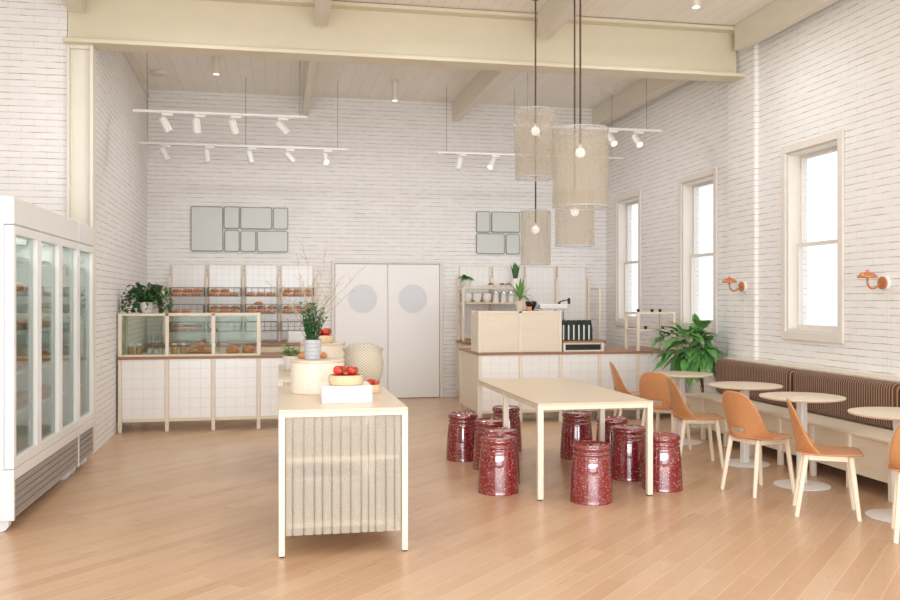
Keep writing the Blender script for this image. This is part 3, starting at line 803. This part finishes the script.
# tomatoes tarts
def tomato_cluster(b,s,items):
    for (x,y,z,r) in items:
        v=bmesh.ops.create_icosphere(b.bm,subdivisions=3,radius=r)['verts']
        for p in v:
            a=math.atan2(p.co.y,p.co.x); rr=math.hypot(p.co.x,p.co.y)/r; p.co *= 1+.05*math.cos(5*a)*rr
            p.co.z = p.co.z*.8-(.14*r*(1-rr)**2*4 if p.co.z>0 and rr<.4 else 0)
        bmesh.ops.translate(b.bm,vec=(x,y,z+r*.8),verts=v)
        for k in range(5):
            a=k*2*PI/5; s.leaf((x+.45*r,y-.80*r,z+r*1.1),(math.cos(a),-.5,math.sin(a)),r*.75,r*.34,.2,.1,3)
def tart(x,y,z,r,h,label,items):
    t=thing('tomato_tart',label,'tart',(x,y,z))
    B().lathe([(r*.93,0),(r*.98,.004),(r,h*.5),(r*.98,h-.004),(r*.94,h),(r*.90,h-.006),(.001,h-.008)],40,cap1=False).obj('crust','tart',t,50)
    b=B(); s=B(); tomato_cluster(b,s,items); b.obj('tomatoes','tomato',t,180); so_=s.obj('green_calyx','leafd',t)
    B().lathe([(.001,h-.0075),(r*.86,h-.0055),(r*.8,h+.003),(.001,h+.004)],32,cap0=False,cap1=False).obj('filling','red',t,50)
BZ=DT+.1065
tart(.432,5.77,BZ,.112,.062,'round tomato tart with green stalks on the white tiled block',[(-.046,-.035,.062,.040),(.042,-.03,.062,.036),(0,.04,.062,.034),(-.005,-.075,.062,.018)])
tart(.373,7.83,D2,.108,.066,'round tomato tart on the rear wooden plinth',[(-.042,-.03,.066,.045),(.045,-.03,.066,.042),(0,.045,.066,.036)])
t=thing('tomato_tart','small tomato tart on the front table between tiled block and wicker basket','tart',(.652,6.21,DT))
B().lathe([(.05,0),(.053,.004),(.054,.055),(.049,.060),(.001,.056)],32,cap1=False).obj('crust','tart',t,50)
b=B(); s=B(); tomato_cluster(b,s,[(-.02,-.01,.055,.028),(.025,-.02,.055,.022),(.005,.03,.055,.024)]); b.obj('tomatoes','tomato',t,180); s.obj('green_calyx','leafd',t)
# wicker basket
def rim(p,a,r,z):
    if z>.22: k=(z-.22)/.08; p.z += k*(-.018+.020*math.cos(2*(a-PI/2))); 
    return p
o=B().lathe([(.001,0),(.085,0),(.10,.006),(.125,.06),(.140,.12),(.142,.17),(.132,.22),(.126,.25),(.135,.28),(.146,.30),(.138,.30),(.128,.28),(.118,.25),(.124,.22),(.132,.17),(.120,.06),(.09,.012),(.001,.01)],56,cap0=False,cap1=False,fn=rim).obj('wicker_basket','wicker',None,180,loc=(.628,6.655,DT)); o.scale=(1.08,1.08,1.08); tag(o,'round open wicker basket at the back corner of the front display table','basket')
# grey ribbed pot with twigs
t=thing('twig_plant','bushy sprig plant with tall bare twigs in a ribbed grey pot','potted plant',(.238,6.28,D1))
prof=[(.05,0)]+[(.052+.014*i/20+.0022*math.sin(i*PI/2*1.0)*(1), .004+.136*i/20) for i in range(21)]+[(.062,.141),(.058,.12),(.001,.118)]
B().lathe(prof,40,cap1=False).obj('pot','potg',t,180)
b=B(); s=B(); w=B(); rnd=random.Random(12)
for k in range(46):
    a=rnd.uniform(0,2*PI); h=rnd.uniform(.10,.29); sp=rnd.uniform(.0,.11)*(1.15-h/.29*.6); p=Vector((rnd.uniform(-.03,.03),rnd.uniform(-.03,.03),.11)); pts=[p.copy()]
    for i in range(7):
        p=p+Vector((math.cos(a)*sp/7+rnd.uniform(-.005,.005),math.sin(a)*sp/7+rnd.uniform(-.005,.005),h/7)); pts.append(p.copy())
        for q in range(5):
            c_=rnd.uniform(0,2*PI); b.leaf(p,(math.cos(c_),math.sin(c_),rnd.uniform(.2,1.2)),rnd.uniform(.02,.036),.014,.1,.1,2)
    s.tube(pts,.0018,4)
for k in range(26):
    a=rnd.uniform(0,2*PI) ; lean=rnd.uniform(.03,.42); h=rnd.uniform(.30,.72)*(1-lean*.5); p=Vector((rnd.uniform(-.02,.02),rnd.uniform(-.02,.02),.12)); pts=[p.copy()]; ph=rnd.uniform(0,6)
    for i in range(14):
        q=i/13; step=Vector((math.cos(a)*lean/14*(.4+1.2*q)+.011*math.sin(ph+i*1.3),math.sin(a)*lean*.8/14*(.4+1.2*q)+.008*math.cos(ph+i*1.1),h/14)); p=p+step; pts.append(p.copy())
        if i>4 and rnd.random()<.35:
            e=p+Vector((rnd.uniform(-.06,.06),rnd.uniform(-.05,.05),rnd.uniform(.02,.07))); w.tube([p,(p+e)/2+Vector((.008,0,0)),e],.002,4,.001)
    w.tube(pts,.003,5,.0012)
s.obj('green_stems','leafd',t); b.obj('foliage','leafd',t); w.obj('twigs','twig',t)
# herb pot on rear table
t=thing('herb_plant','small bright green herb in a white bowl pot on the rear display table','potted plant',(.119,8.30,DT)); t.scale=(1.3,1.3,1.3)
pot([(.035,0),(.04,.003),(.058,.09),(.062,.105),(.056,.105),(.052,.09),(.001,.088)],parent=t)
b=B(); s=B(); rnd=random.Random(4)
for k in range(15):
    a=rnd.uniform(0,2*PI); e=rnd.uniform(.3,1.3); d=Vector((math.cos(a),math.sin(a)*.8,e)).normalized(); L=rnd.uniform(.07,.14); p=Vector((0,0,.09))+d*L
    s.tube([(0,0,.085),p],.002,4)
    for q in range(6): c_=rnd.uniform(0,2*PI); b.leaf(p-d*L*.09*q,(math.cos(c_),math.sin(c_),.4),.045,.032,.3,.1,3)
s.obj('stems','leafl',t); b.obj('foliage','leafl',t)
o=loaf_bm(.215,.11,.06).obj('bread_loaf','bread',None,180,loc=(.243,6.435,D1)); tag(o,'single loaf behind the grey pot on the front round plinth','bread')
# ------------------------------------------------------------------ communal table and stools
t=thing('communal_table','long pale birch communal table with six square legs','table',(1.945,6.49,0)); W=.935; D=2.12; h=.742; l=.045
B().box(0,W,0,D,h-.014,h,.002).obj('table_top','woodtop',t)
b=B()
for y in (.004,D-.034): b.box(l,W-l,y,y+.03,h-.050,h-.0145)
for x in (.004,W-.034): b.box(x,x+.03,l,D/2-l/2,h-.050,h-.0145); b.box(x,x+.03,D/2+l/2,D-l,h-.050,h-.0145)
b.obj('apron','woodx',t)
for x in (0,W-l):
    for y in (0,D/2-l/2,D-l):
        g=B().box(x,x+l,y,y+l,.008,h-.0145,.003).obj('leg','wood',t); B().box(x+.006,x+l-.006,y+.006,y+l-.006,0,.0075).obj('foot','dark',g)
ST=[(1.746,8.33,'left of the communal table, farthest left of all'),(1.90,7.84,'second in depth on the left side of the communal table'),(2.286,8.76,'behind the far end of the communal table'),
 (1.842,7.235,'mostly hidden behind the nearest stool on the left'),(1.727,6.87,'nearest on the left side of the communal table'),(2.85,8.21,'under the far right part of the communal table'),
 (3.036,7.75,'behind the right side middle leg of the communal table'),(2.965,7.19,'on the right, just left of the near right table leg'),(2.345,6.42,'before the near end of the table, nearest of all'),(3.065,6.73,'just right of the near right table leg')]
prof=[(.001,.006),(.150,.006),(.155,.0),(.1625,.0),(.1635,.008),(.1618,.014)]
for i in range(1,13):
    q=i/12; prof.append((.1622-.0210*q**1.55, .014+.316*q))
prof+=[(.1415,.338),(.136,.345),(.1325,.352),(.1335,.358),(.1395,.364),(.1405,.372),(.1365,.379),(.1315,.385),(.1325,.392),(.1385,.399),(.1435,.408),(.1435,.418),(.139,.428),(.1365,.432),(.1355,.439),(.131,.441),(.128,.437),(.124,.4325),(.10,.431),(.001,.431)]
s0=None
for (x,y,lb) in ST:
    lab='burgundy speckled stool '+lb
    if s0 is None:
        s0=B().lathe(prof,64,cap0=False,cap1=False).obj('drum_stool','stool',None,50); tag(s0,lab,'stool'); o=s0
    else: o=s0.copy(); C.objects.link(o); o['label']=lab
    o.location=(x,y,0); o.rotation_euler=(0,0,random.uniform(0,6))
    o['group']='burgundy drum stools around the communal table'
# ------------------------------------------------------------------ bench
t=thing('banquette_bench','long pale wooden banquette bench along the right brick wall','bench',(4.56,9.43,0))
Lb=5.3
B().box(-.0,.608,-Lb,0,.44,.465,.004).obj('seat_board','woody',t)
b=B(); b.box(.02,.60,-Lb+.02,-.02,.13,.4395); b.obj('bench_box','woody',t)
B().box(-.002,.043,-.045,-.001,0,.4395,.003).obj('leg','wood',t)
y=-.43
while y>-Lb:
    B().box(-.002,.043,y-.022,y+.022,0,.4395,.003).obj('leg','wood',t)
    y-=.507
b=B(); b.box(.50,.605,-Lb,0,.466,.84); b.box(.49,.608,-Lb,0.005,.841,.866,.003); b.box(.608,.66,-Lb,-.455,.84,.866); b.obj('back_board','woody',t)
def cushion(y0,y1,label):
    b=B(); L=y1-y0; p=.031; npc=int(L/p)*6
    x0,x1,z0,z1=4.905,5.055,.467,.858; outline=[]; r=.06
    for cx,cz,a0 in ((x1-r,z1-r,0),(x0+r,z1-r,90),(x0+r,z0+r,180),(x1-r,z0+r,270)):
        for k in range(5): a=math.radians(a0+k*22.5); outline.append((cx,cz,math.cos(a),math.sin(a)))
    rings=[]
    for i in range(npc+1):
        yy=L*i/npc; e=min(yy,L-yy); rd=.08; shr=0 if e>rd else rd-math.sqrt(max(0,rd*rd-(rd-e)**2))
        rib=.006*abs(math.sin(PI*yy/p))
        rings.append([b.bm.verts.new((cx+ca*(r+rib-.006)-(ca*shr*.8), yy, cz+sa*(r+rib-.006)-(sa*shr*.9))) for cx,cz,ca,sa in outline])
    for A,Bq in zip(rings,rings[1:]):
        m=len(A)
        for k in range(m): b.bm.faces.new((A[k],A[(k+1)%m],Bq[(k+1)%m],Bq[k]))
    b.bm.faces.new(rings[0][::-1]); b.bm.faces.new(rings[-1])
    o=b.obj('back_cushion','cord',None,60,loc=(0,y0,0)); return tag(o,label,'cushion')
cushion(7.87,9.40,'brown corduroy back cushion on the far end of the bench, next to the ficus')
cushion(6.34,7.84,'brown striped corduroy back cushion, middle of the bench behind the round tables')
cushion(4.81,6.31,'brown corduroy back cushion cut off at the right edge of the photo')
# ------------------------------------------------------------------ bistro tables
bt=thing('bistro_table','x','table',(0,0,0))
B().lathe([(.20,0),(.222,.002),(.222,.007),(.20,.012),(.001,.013)],48,cap1=False).obj('base_plate','whitem',bt,40)
B().box(-.032,.032,-.032,.032,.0135,.715,.006).obj('column','whitem',bt)
B().lathe([(.10,.7155),(.30,.716),(.33,.722),(.337,.732),(.335,.738),(.325,.740),(.001,.740)],64,cap1=False).obj('round_top','woodtop',bt,40)
for i,(x,y,lb) in enumerate(((4.255,8.87,'farthest, in front of the ficus'),(4.285,7.60,'second farthest, before the far cushion'),(4.247,6.62,'third from the far end, before the middle cushion'),(4.31,5.53,'nearest, cut off by the right edge'))):
    o=bt if i==0 else dup(bt,(0,0,0)); o.location=(x,y,0); o.rotation_euler=(0,0,.25); o['label']='round wood bistro table on white pedestal, '+lb; o['group']='bistro tables along the bench'
# ------------------------------------------------------------------ chairs
def make_chair():
    t=thing('shell_chair','x','chair',(0,0,0))
    P=[(.237,.440,.09,0),(.238,.448,.12,0),(.228,.454,.16,0),(.20,.458,.19,.0),(.14,.457,.212,0),(.06,.453,.222,0),(-.02,.450,.224,.002),(-.10,.448,.222,.006),(-.16,.450,.218,.012),(-.198,.456,.19,.010)]
    U=14; b=B(); grid=[[b.bm.verts.new((x, (-1+2*k/U)*hw, z+lz*abs(-1+2*k/U)**2)) for k in range(U+1)] for (x,z,hw,lz) in P]
    for A,Bq in zip(grid,grid[1:]):
        for i in range(U): b.bm.faces.new((A[i],A[i+1],Bq[i+1],Bq[i]))
    o=b.obj('seat','copper',t,180); m=o.modifiers.new('t','SOLIDIFY'); m.thickness=.012; m.offset=-1
    m=o.modifiers.new('s','SUBSURF'); m.levels=1; m.render_levels=1
    Q=[(.438,-.204,.214,.17),(.46,-.206,.219,.155),(.488,-.209,.221,.13),(.506,-.211,.221,.115),(.526,-.213,.220,.10),(.56,-.217,.217,.085),(.60,-.222,.213,.072),(.65,-.231,.204,.058),(.70,-.241,.190,.045),(.74,-.249,.172,.034),(.77,-.255,.151,.025),(.793,-.260,.123,.016),(.806,-.263,.09,.009),(.813,-.264,.05,.003)]
    b=B(); grid=[[b.bm.verts.new((x+wr*abs(-1+2*k/U)**2.3, (-1+2*k/U)*hw, z)) for k in range(U+1)] for (z,x,hw,wr) in Q]
    for j,(A,Bq) in enumerate(zip(grid,grid[1:])):
        for i in range(U):
            if j in (2,3) and 5<=i<=8: continue     # hand slot
            b.bm.faces.new((A[i],A[i+1],Bq[i+1],Bq[i]))
    o=b.obj('backrest','copper',t,180); m=o.modifiers.new('t','SOLIDIFY'); m.thickness=.011; m.offset=0
    m=o.modifiers.new('s','SUBSURF'); m.levels=1; m.render_levels=1
    b=B(); b.box(.13,.16,-.15,.15,.400,.437,.003); b.box(-.155,-.125,-.15,.15,.400,.437,.003)
    for s_ in (-1,1): b.box(-.125,.13,s_*.15-.013,s_*.15+.013,.400,.437,.003)
    b.obj('seat_frame','legwood',t)
    for sx,sy in ((1,1),(1,-1),(-1,1),(-1,-1)):
        top=(.150 if sx>0 else -.140, sy*.150, .436); bot=((.20 if sx>0 else -.205), sy*.182, 0)
        B().cone(bot,top,.0155,.0205,8).obj('leg','legwood',t,30)
    return t
ch=make_chair()
CH=[(4.02,9.62,-.23,'copper shell chair farthest away, beside the coffee counter'),(3.87,8.43,.70,'copper shell chair seen from behind at the farthest bistro table'),(3.825,7.66,-.23,'copper shell chair in side view at the second farthest bistro table'),
 (3.776,6.49,.225,'copper shell chair with a slot, turned away, at the third bistro table'),(3.875,5.74,-.52,'copper shell chair in side view, in the right foreground, seat fully visible'),(4.09,5.0,.95,'copper shell chair cut off at the right edge of the photo')]
for i,(x,y,r,lb) in enumerate(CH):
    o=ch if i==0 else dup(ch,(0,0,0)); o.location=(x,y,0); o.rotation_euler=(0,0,r); o['label']=lb; o['group']='copper shell chairs along the bench'
# ------------------------------------------------------------------ ficus
t=thing('ficus_plant','big leafy green ficus in a white pot in the corner behind the bench','potted plant',(4.97,9.80,0))
pot([(.12,0),(.13,.006),(.155,.28),(.16,.30),(.148,.30),(.14,.27),(.001,.265)],parent=t)
B().lathe([(.001,.264),(.139,.268)],24,cap0=False).obj('soil','soil',t)
b=B(); s=B(); rnd=random.Random(21)
cen=Vector((-.11,-.02,.95))
s.tube([(0,0,.26),(.01,.0,.5),(-.01,-.01,.7),(-.03,-.01,.95)],.016,8,.008)
for k in range(62):
    a=rnd.uniform(0,2*PI); el=rnd.uniform(-.75,1.25); R=rnd.uniform(.10,.36)
    d=Vector((math.cos(a)*math.cos(el),math.sin(a)*math.cos(el)*.75,math.sin(el)))
    if d.x>.25: d.x*=.55
    st=Vector((rnd.uniform(-.03,.02),rnd.uniform(-.02,.02),rnd.uniform(.45,1.0)))
    e=cen+Vector((d.x*R*1.2,d.y*R,d.z*R*.9)); s.tube([st,(st+e)/2+Vector((0,0,.03)),e],.004,5,.002)
    nl=2 if k%2 else 3
    for q in range(nl):
        dd=(d+Vector((rnd.uniform(-.7,.7),rnd.uniform(-.7,.5),rnd.uniform(-.7,.35)))).normalized()
        L=rnd.uniform(.16,.26)
        tip=e+dd*L
        if tip.x>.22: dd.x=-abs(dd.x)*.3
        b.leaf(e,dd,L,L*rnd.uniform(.46,.62),rnd.uniform(.15,.6),.22,6)
for a,el,L in ((2.9,.25,.50),(3.1,.0,.52),(2.7,.9,.46),(3.3,-.25,.48),(2.95,.6,.5)):
    d=Vector((math.cos(a)*math.cos(el),math.sin(a)*.5,math.sin(el))); e=cen+d*L*.75; s.tube([cen,cen+d*L*.4+Vector((0,0,.03)),e],.004,5,.002)
    b.leaf(e,d+Vector((0,0,-.2)),.2,.06,.4,.2,6); b.leaf(e-d*.08,d+Vector((0,-.4,.4)),.16,.06,.4,.2,6); b.leaf(e-d*.14,d+Vector((0,-.4,-.5)),.18,.07,.4,.2,6)
s.obj('stems','stem',t); b.obj('foliage','leaf',t,180)
# ------------------------------------------------------------------ wall sconces
def sconce(y,xw,label):
    t=thing('wall_sconce',label,'wall lamp',(xw,y,1.68))
    B().cone((-.001,.0,0),(-.03,0,0),.062,seg=32).obj('back_plate','whitem',t,40)
    B().cone((-.031,0,0),(-.045,0,0),.055,seg=32).obj('rosette','coppermetal',t,40)
    pts=[(-.045,0,0)]+[(-.045-.095*math.sin(a*.5)-.014*a, 0, -.05*math.sin(a)) for a in [k*PI/8 for k in range(1,9)]]+[(-.185,0,.05)]
    B().tube(pts,.009,8).obj('arm','coppermetal',t,180)
    g=B(); g.lathe([(.084,.045),(.079,.062),(.058,.083),(.026,.096),(.012,.098),(.012,.113),(.001,.116)],32,c=(-.185,0,0),cap0=False,cap1=False)
    o=g.obj('dome_shade','coppermetal',t,50); m=o.modifiers.new('t','SOLIDIFY'); m.thickness=.003
    return t
sconce(9.19,XR-.051,'copper dome wall lamp on the brick pier, farther from the viewer')
sconce(6.88,XR-.001,'copper dome wall lamp at the right edge, nearer to the viewer')
for y,xw,lb in ((9.19,XR-.051,'thin white cable running down the wall below the farther copper lamp'),(6.84,XR-.001,'thin white cable running down the wall below the nearer copper lamp')):
    o=B().tube([(xw-.006,y,1.60),(xw-.006,y,.90)],.0025,6).obj('wall_cable','trim',None); tag(o,lb,'cable')
# ------------------------------------------------------------------ pendant lamps
def pendant(x,y,zt,H,r,label):
    zb=zt-H; t=thing('pendant_lamp',label,'pendant lamp',(x,y,0))
    g=B().lathe([(r,zb),(r,zb+.03),(r,zb+H*.5),(r,zt-.03),(r,zt)],64,cap0=False,cap1=False); g.obj('mesh_shade','shade',t,180)
    g=B()
    for z in (zt,zb): g.lathe([(r-.002,z-.004),(r+.002,z-.004),(r+.002,z+.004),(r-.002,z+.004),(r-.002,z-.004)],64,cap0=False,cap1=False)
    for a in (-2.35,-.95,1.0,2.3): g.cone(((r-.004)*math.cos(a),(r-.004)*math.sin(a),zb),((r-.004)*math.cos(a),(r-.004)*math.sin(a),zt),.003,seg=6)
    for a in (0,PI/2): g.cone((-r*math.cos(a),-r*math.sin(a),zt),(r*math.cos(a),r*math.sin(a),zt),.003,seg=6)
    g.obj('shade_frame','potg',t)
    B().cone((0,0,zt-.12),(0,0,ZC-.03),.0085,seg=8).obj('cord','strap',t)
    B().lathe([(.05,ZC-.03),(.05,ZC-.001)],24).obj('ceiling_rose','strap',t,40)
    B().cone((0,0,zt-.15),(0,0,zt-.12),.018,seg=12).obj('socket','whitem',t,40)
    B().ball((0,0,zt-.185),.041,sub=3).obj('bulb','bulb',t,180)
def at(x,y,d):
    th=math.atan(172/885); S,Co=math.sin(th),math.cos(th); la=(x-450)/885*d
    return la*Co+d*S, d*Co-la*S, 1.54-(y-299)/885*d
def pend(cx,yt,yb,w,d,label):
    X,Y,Zt=at(cx,yt,d); Zb=at(cx,yb,d)[2]; pendant(X,Y,Zt,Zt-Zb,w/885*d/2,label)
pend(535.5,111,178,41,8.1,'beige mesh drum pendant lamp, highest and leftmost of the front pair')
pend(580.3,130,207,55.5,7.2,'largest beige mesh drum pendant lamp, right of the pair over the communal table')
pend(535.6,211.5,264.5,30,9.0,'smallest, lowest beige mesh drum pendant lamp beside the right wall panels')
pend(574.6,192,246,39,8.2,'beige mesh drum pendant lamp hanging directly below the largest one')
# ------------------------------------------------------------------ track lights and ceiling cylinders
def track(x0,x1,y,label,heads,wires,z=3.66):
    t=thing('light_track',label,'light track',(0,y,0))
    B().box(x0,x1,-.018,.018,z-.015,z+.015,.003).obj('rail','whitem',t)
    for wx in wires: B().cone((wx,0,z+.0155),(wx,0,ZC-.001),.0035,seg=6).obj('wire','wire',t)
    for (pxx,lit,az,tilt,lb) in heads:
        h=thing('track_spotlight',lb,'spotlight',(pxx,y,z-.016))
        B().box(-.02,.10,-.016,.016,-.03,0,.003).obj('adapter','whitem',h)
        B().cone((0,0,-.07),(0,0,-.0305),.008,seg=8).obj('stem','whitem',h,40)
        d=Vector((math.cos(az)*math.sin(tilt),math.sin(az)*math.sin(tilt),-math.cos(tilt))); c=Vector((0,0,-.085))
        B().cone(c-d*.03,c+d*.135,.042,seg=24).obj('lamp_head','whitem',h,40)
        B().cone(c+d*.1352,c+d*.138,.036,seg=24).obj('lens','spotlit' if lit else 'potw',h,40)
def tx(x,Y): return px(x,0,Y)[0]
Y1,Y2=10.45,12.6
H1=[(tx(x,Y1),False,az,tl,'white spotlight on the front left track, %s from the left'%ORD[i]) for i,(x,az,tl) in enumerate(((163.7,0,.45),(196.3,0,.08),(232.5,0,.3),(279.5,0,.75)))]
track(-1.60,.335,Y1,'front left white light track near the beam',H1,[-1.45,.25])
H2=[(tx(x,Y2),i==4,az,tl,'white spotlight on the rear left track, %s from the left'%ORD[i]) for i,(x,az,tl) in enumerate(((163,0,.45),(206.5,0,.1),(249,0,.3),(287.5,0,.75),(325,-1.4,.7)))]
track(-1.86,.98,Y2,'rear left white light track close to the back wall',H2,[-1.74,-.44,.83])
H3=[(tx(460,Y2),False,PI,.2,'white spotlight on the rear right track, left one'),(tx(493,Y2),True,-2.3,.7,'white spotlight on the rear right track, lens visible')]
track(2.26,5.12,Y2,'rear right white light track close to the back wall',H3,[2.4,3.42,4.93])
H4=[(tx(540,Y1),False,-1.3,.7,'white spotlight on the front right track, behind the high pendant shade'),(tx(610,Y1),True,-1.35,.75,'lit spotlight on the front right track, just right of the big pendant'),(tx(635.5,Y1),True,-1.35,.75,'lit spotlight near the right end of the front right track')]
track(2.82,4.75,Y1,'front right white light track behind the pendant lamps',H4,[3.0,4.55])
def canopy(x,y,label):
    o=B().lathe([(.105,ZC-.05),(.115,ZC-.045),(.115,ZC-.001)],32).obj('ceiling_canopy','joist',None,40); o.location=(x,y,0); tag(o,label,'ceiling canopy')
canopy(-1.57,12.5,'round flat ceiling canopy in the far left ceiling corner'); canopy(4.77,12.35,'round flat ceiling canopy in the far right ceiling corner')
def ccyl(x,y,label,h=.20,lit=True):
    t=thing('ceiling_downlight',label,'downlight',(x,y,ZC)); B().lathe([(.055,-.02),(.055,-.001)],24).obj('base_ring','joist',t,40)
    B().cone((0,0,-.0205),(0,0,-.0205-h),.042,seg=24).obj('cylinder_body','joist',t,40); B().cone((0,0,-.021-h),(0,0,-.024-h),.036,seg=24).obj('lens','spotlit' if lit else 'potw',t,40)
ccyl(-.77,11.62,'cylinder downlight on the ceiling above the front left track')
ccyl(1.615,12.36,'cylinder downlight on the ceiling in the middle, behind the beam',.27)
ccyl(4.02,8.05,'cylinder downlight on the ceiling in front of the beam, top right')
# ------------------------------------------------------------------ refrigerated cabinets
FX=-1.70
def fridge(y0,nd,label):
    W=.64*nd; t=thing('glass_door_fridge',label,'fridge',(FX,y0,0)); bk=-.72
    B().box(bk,-.0,0,.03,.10,2.03,.003).obj('end_panel','white',t) if False else None
    b=B(); b.box(bk,-.062,0,.035,.42,2.03); b.box(bk,-.062,W-.035,W,.42,2.03); b.box(bk,bk+.03,.035,W-.035,.42,2.03)
    b.box(bk,-.062,.035,W-.035,.42,.45); b.obj('cabinet_body','white',t)
    B().box(bk,0,0,W,2.031,2.215,.009).obj('header','white',t)
    b=B(); b.box(bk,-.02,0,W,.085,.418,.003); b.box(-.0198,0,0,W,.345,.418,.003); b.box(-.0198,0,0,.03,.085,.3445); b.obj('base_housing','white',t)
    g=B()
    for k in range(5):
        z=.105+k*.048; g.box(-.0195,-.004,.031,W-.001,z,z+.041,.002)
    g.obj('louvre_grille','grey',t)
    for y in (.10,W-.10):
        c=B(); c.cone((-.10,y-.03,.05),(-.10,y+.03,.05),.05,seg=24); c.cone((-.45,y-.03,.05),(-.45,y+.03,.05),.05,seg=24); c.box(-.13,-.07,y-.012,y+.012,.07,.0845); c.box(-.48,-.42,y-.012,y+.012,.07,.0845); c.obj('caster','white',t,40)
    for i in range(nd):
        a=i*.64+.004; c=a+.632; f=.055
        d=B(); d.box(-.06,0,a,a+f,.422,2.026,.003); d.box(-.06,0,c-f,c,.422,2.026,.003); d.box(-.06,0,a+f,c-f,.422,.49,.003); d.box(-.06,0,a+f,c-f,1.965,2.026,.003)
        dr=d.obj('door','white',t); B().box(-.034,-.028,a+f,c-f,.49,1.965).obj('door_glass','glassg',dr)
    B().box(-.13,-.09,.04,W-.04,1.985,2.015,.004).obj('assumed_lamp_strip','white',t)  # assumed lamp strip; gives no light itself
    B().box(bk+.031,bk+.036,.036,W-.036,.46,2.02).obj('back_liner','white',t)
    fl=bpy.data.lights.new('assumed_fridge_light','AREA'); fl.shape='RECTANGLE'; fl.size=.25; fl.size_y=W-.15; fl.energy=4*nd; fl.color=(.97,1,.98)  # assumed light inside the cabinet, added to brighten its shelves
    fo=bpy.data.objects.new('assumed_fridge_light',fl); C.objects.link(fo); fo.location=(FX-.30,y0+W/2,2.0)
    for k,z in enumerate((.74,1.02,1.30,1.58,1.82)):
        B().box(bk+.04,-.10,.04,W-.04,z,z+.012).obj('shelf','glassg',t)
        B().box(-.0995,-.09,.04,W-.04,z-.012,z+.016).obj('shelf_edge','whitem',t)
    return t
fridge(6.24,3,'long white three-door glass fridge at the left edge'); fridge(8.165,1,'narrow white single-door glass fridge at the far end of the long one')
rnd=random.Random(8); k=0
for zi,z in enumerate((.752,1.032,1.312,1.592)):
    sh=['lowest','second lowest','middle','second highest'][zi]
    for i in range(6):
        yy=6.45+i*.29+rnd.uniform(-.03,.03)
        if zi==3 and i%2: continue
        di=0 if yy<6.88 else (1 if yy<7.52 else 2)
        loaf(FX-.22,yy,z+.001,PI/2+rnd.uniform(-.3,.3),'wrapped brown loaf on the %s fridge shelf behind the %s door'%(sh,['near','middle','far'][di]),'loaves on the %s fridge shelf behind the %s door'%(sh,['near','middle','far'][di]),1.5)

# ------------------------------------------------------------------ light, world, camera
w=bpy.data.worlds.new('World'); bpy.context.scene.world=w; w.use_nodes=True; nt=w.node_tree
bg=nt.nodes['Background']; bg.inputs[0].default_value=(.93,.97,1,1); bg.inputs[1].default_value=2.3
sd=bpy.data.lights.new('front_daylight','SUN'); sd.energy=1.0; sd.angle=math.radians(32); sd.color=(.90,.95,1)  # assumed frontal light, broad and nearly level
so=bpy.data.objects.new('front_daylight',sd); C.objects.link(so)
so.rotation_euler=Vector((.14,1,-.05)).to_track_quat('-Z','Y').to_euler()
ad=bpy.data.lights.new('added_reflection_light','AREA'); ad.shape='RECTANGLE'; ad.size=8.6; ad.size_y=1.9; ad.energy=450; ad.color=(.90,.96,1)  # added light panel behind the viewer, sized and placed for bright stool reflections
ao=bpy.data.objects.new('added_reflection_light',ad); C.objects.link(ao); ao.location=(.8,YF-.25,1.2); ao.rotation_euler=(PI/2,0,0)
dl=bpy.data.lights.new('ceiling_fill','AREA'); dl.shape='DISK'; dl.size=.5; dl.energy=24; dl.color=(.95,.97,1)  # added overhead fill, wider than real lamps; only one hangs at a modelled downlight
for (x,y) in ((-1.0,1.2),(1.6,1.2),(4.0,1.2),(-1.0,4.6),(1.6,4.6),(4.0,4.6),(-.77,8.0),(1.6,8.0),(4.02,8.05),(0,11.2),(1.615,11.2),(3.4,11.2)):
    q=bpy.data.objects.new('ceiling_fill',dl); C.objects.link(q); q.location=(x,y,4.30)
cd=bpy.data.cameras.new('camera'); co=bpy.data.objects.new('camera',cd); C.objects.link(co)
cd.sensor_width=36; cd.lens=885/900*36; cd.shift_y=-1/900; cd.clip_start=.05
co.location=(0,0,1.54); co.rotation_euler=(PI/2,0,-math.atan(172/885))
sc=bpy.context.scene; sc.camera=co
sc.view_settings.view_transform='Standard'; sc.view_settings.look='None'; sc.view_settings.exposure=-.40; sc.view_settings.gamma=1
sc.cycles.use_denoising=True
sc.cycles.max_bounces=10; sc.cycles.diffuse_bounces=6; sc.cycles.transparent_max_bounces=24
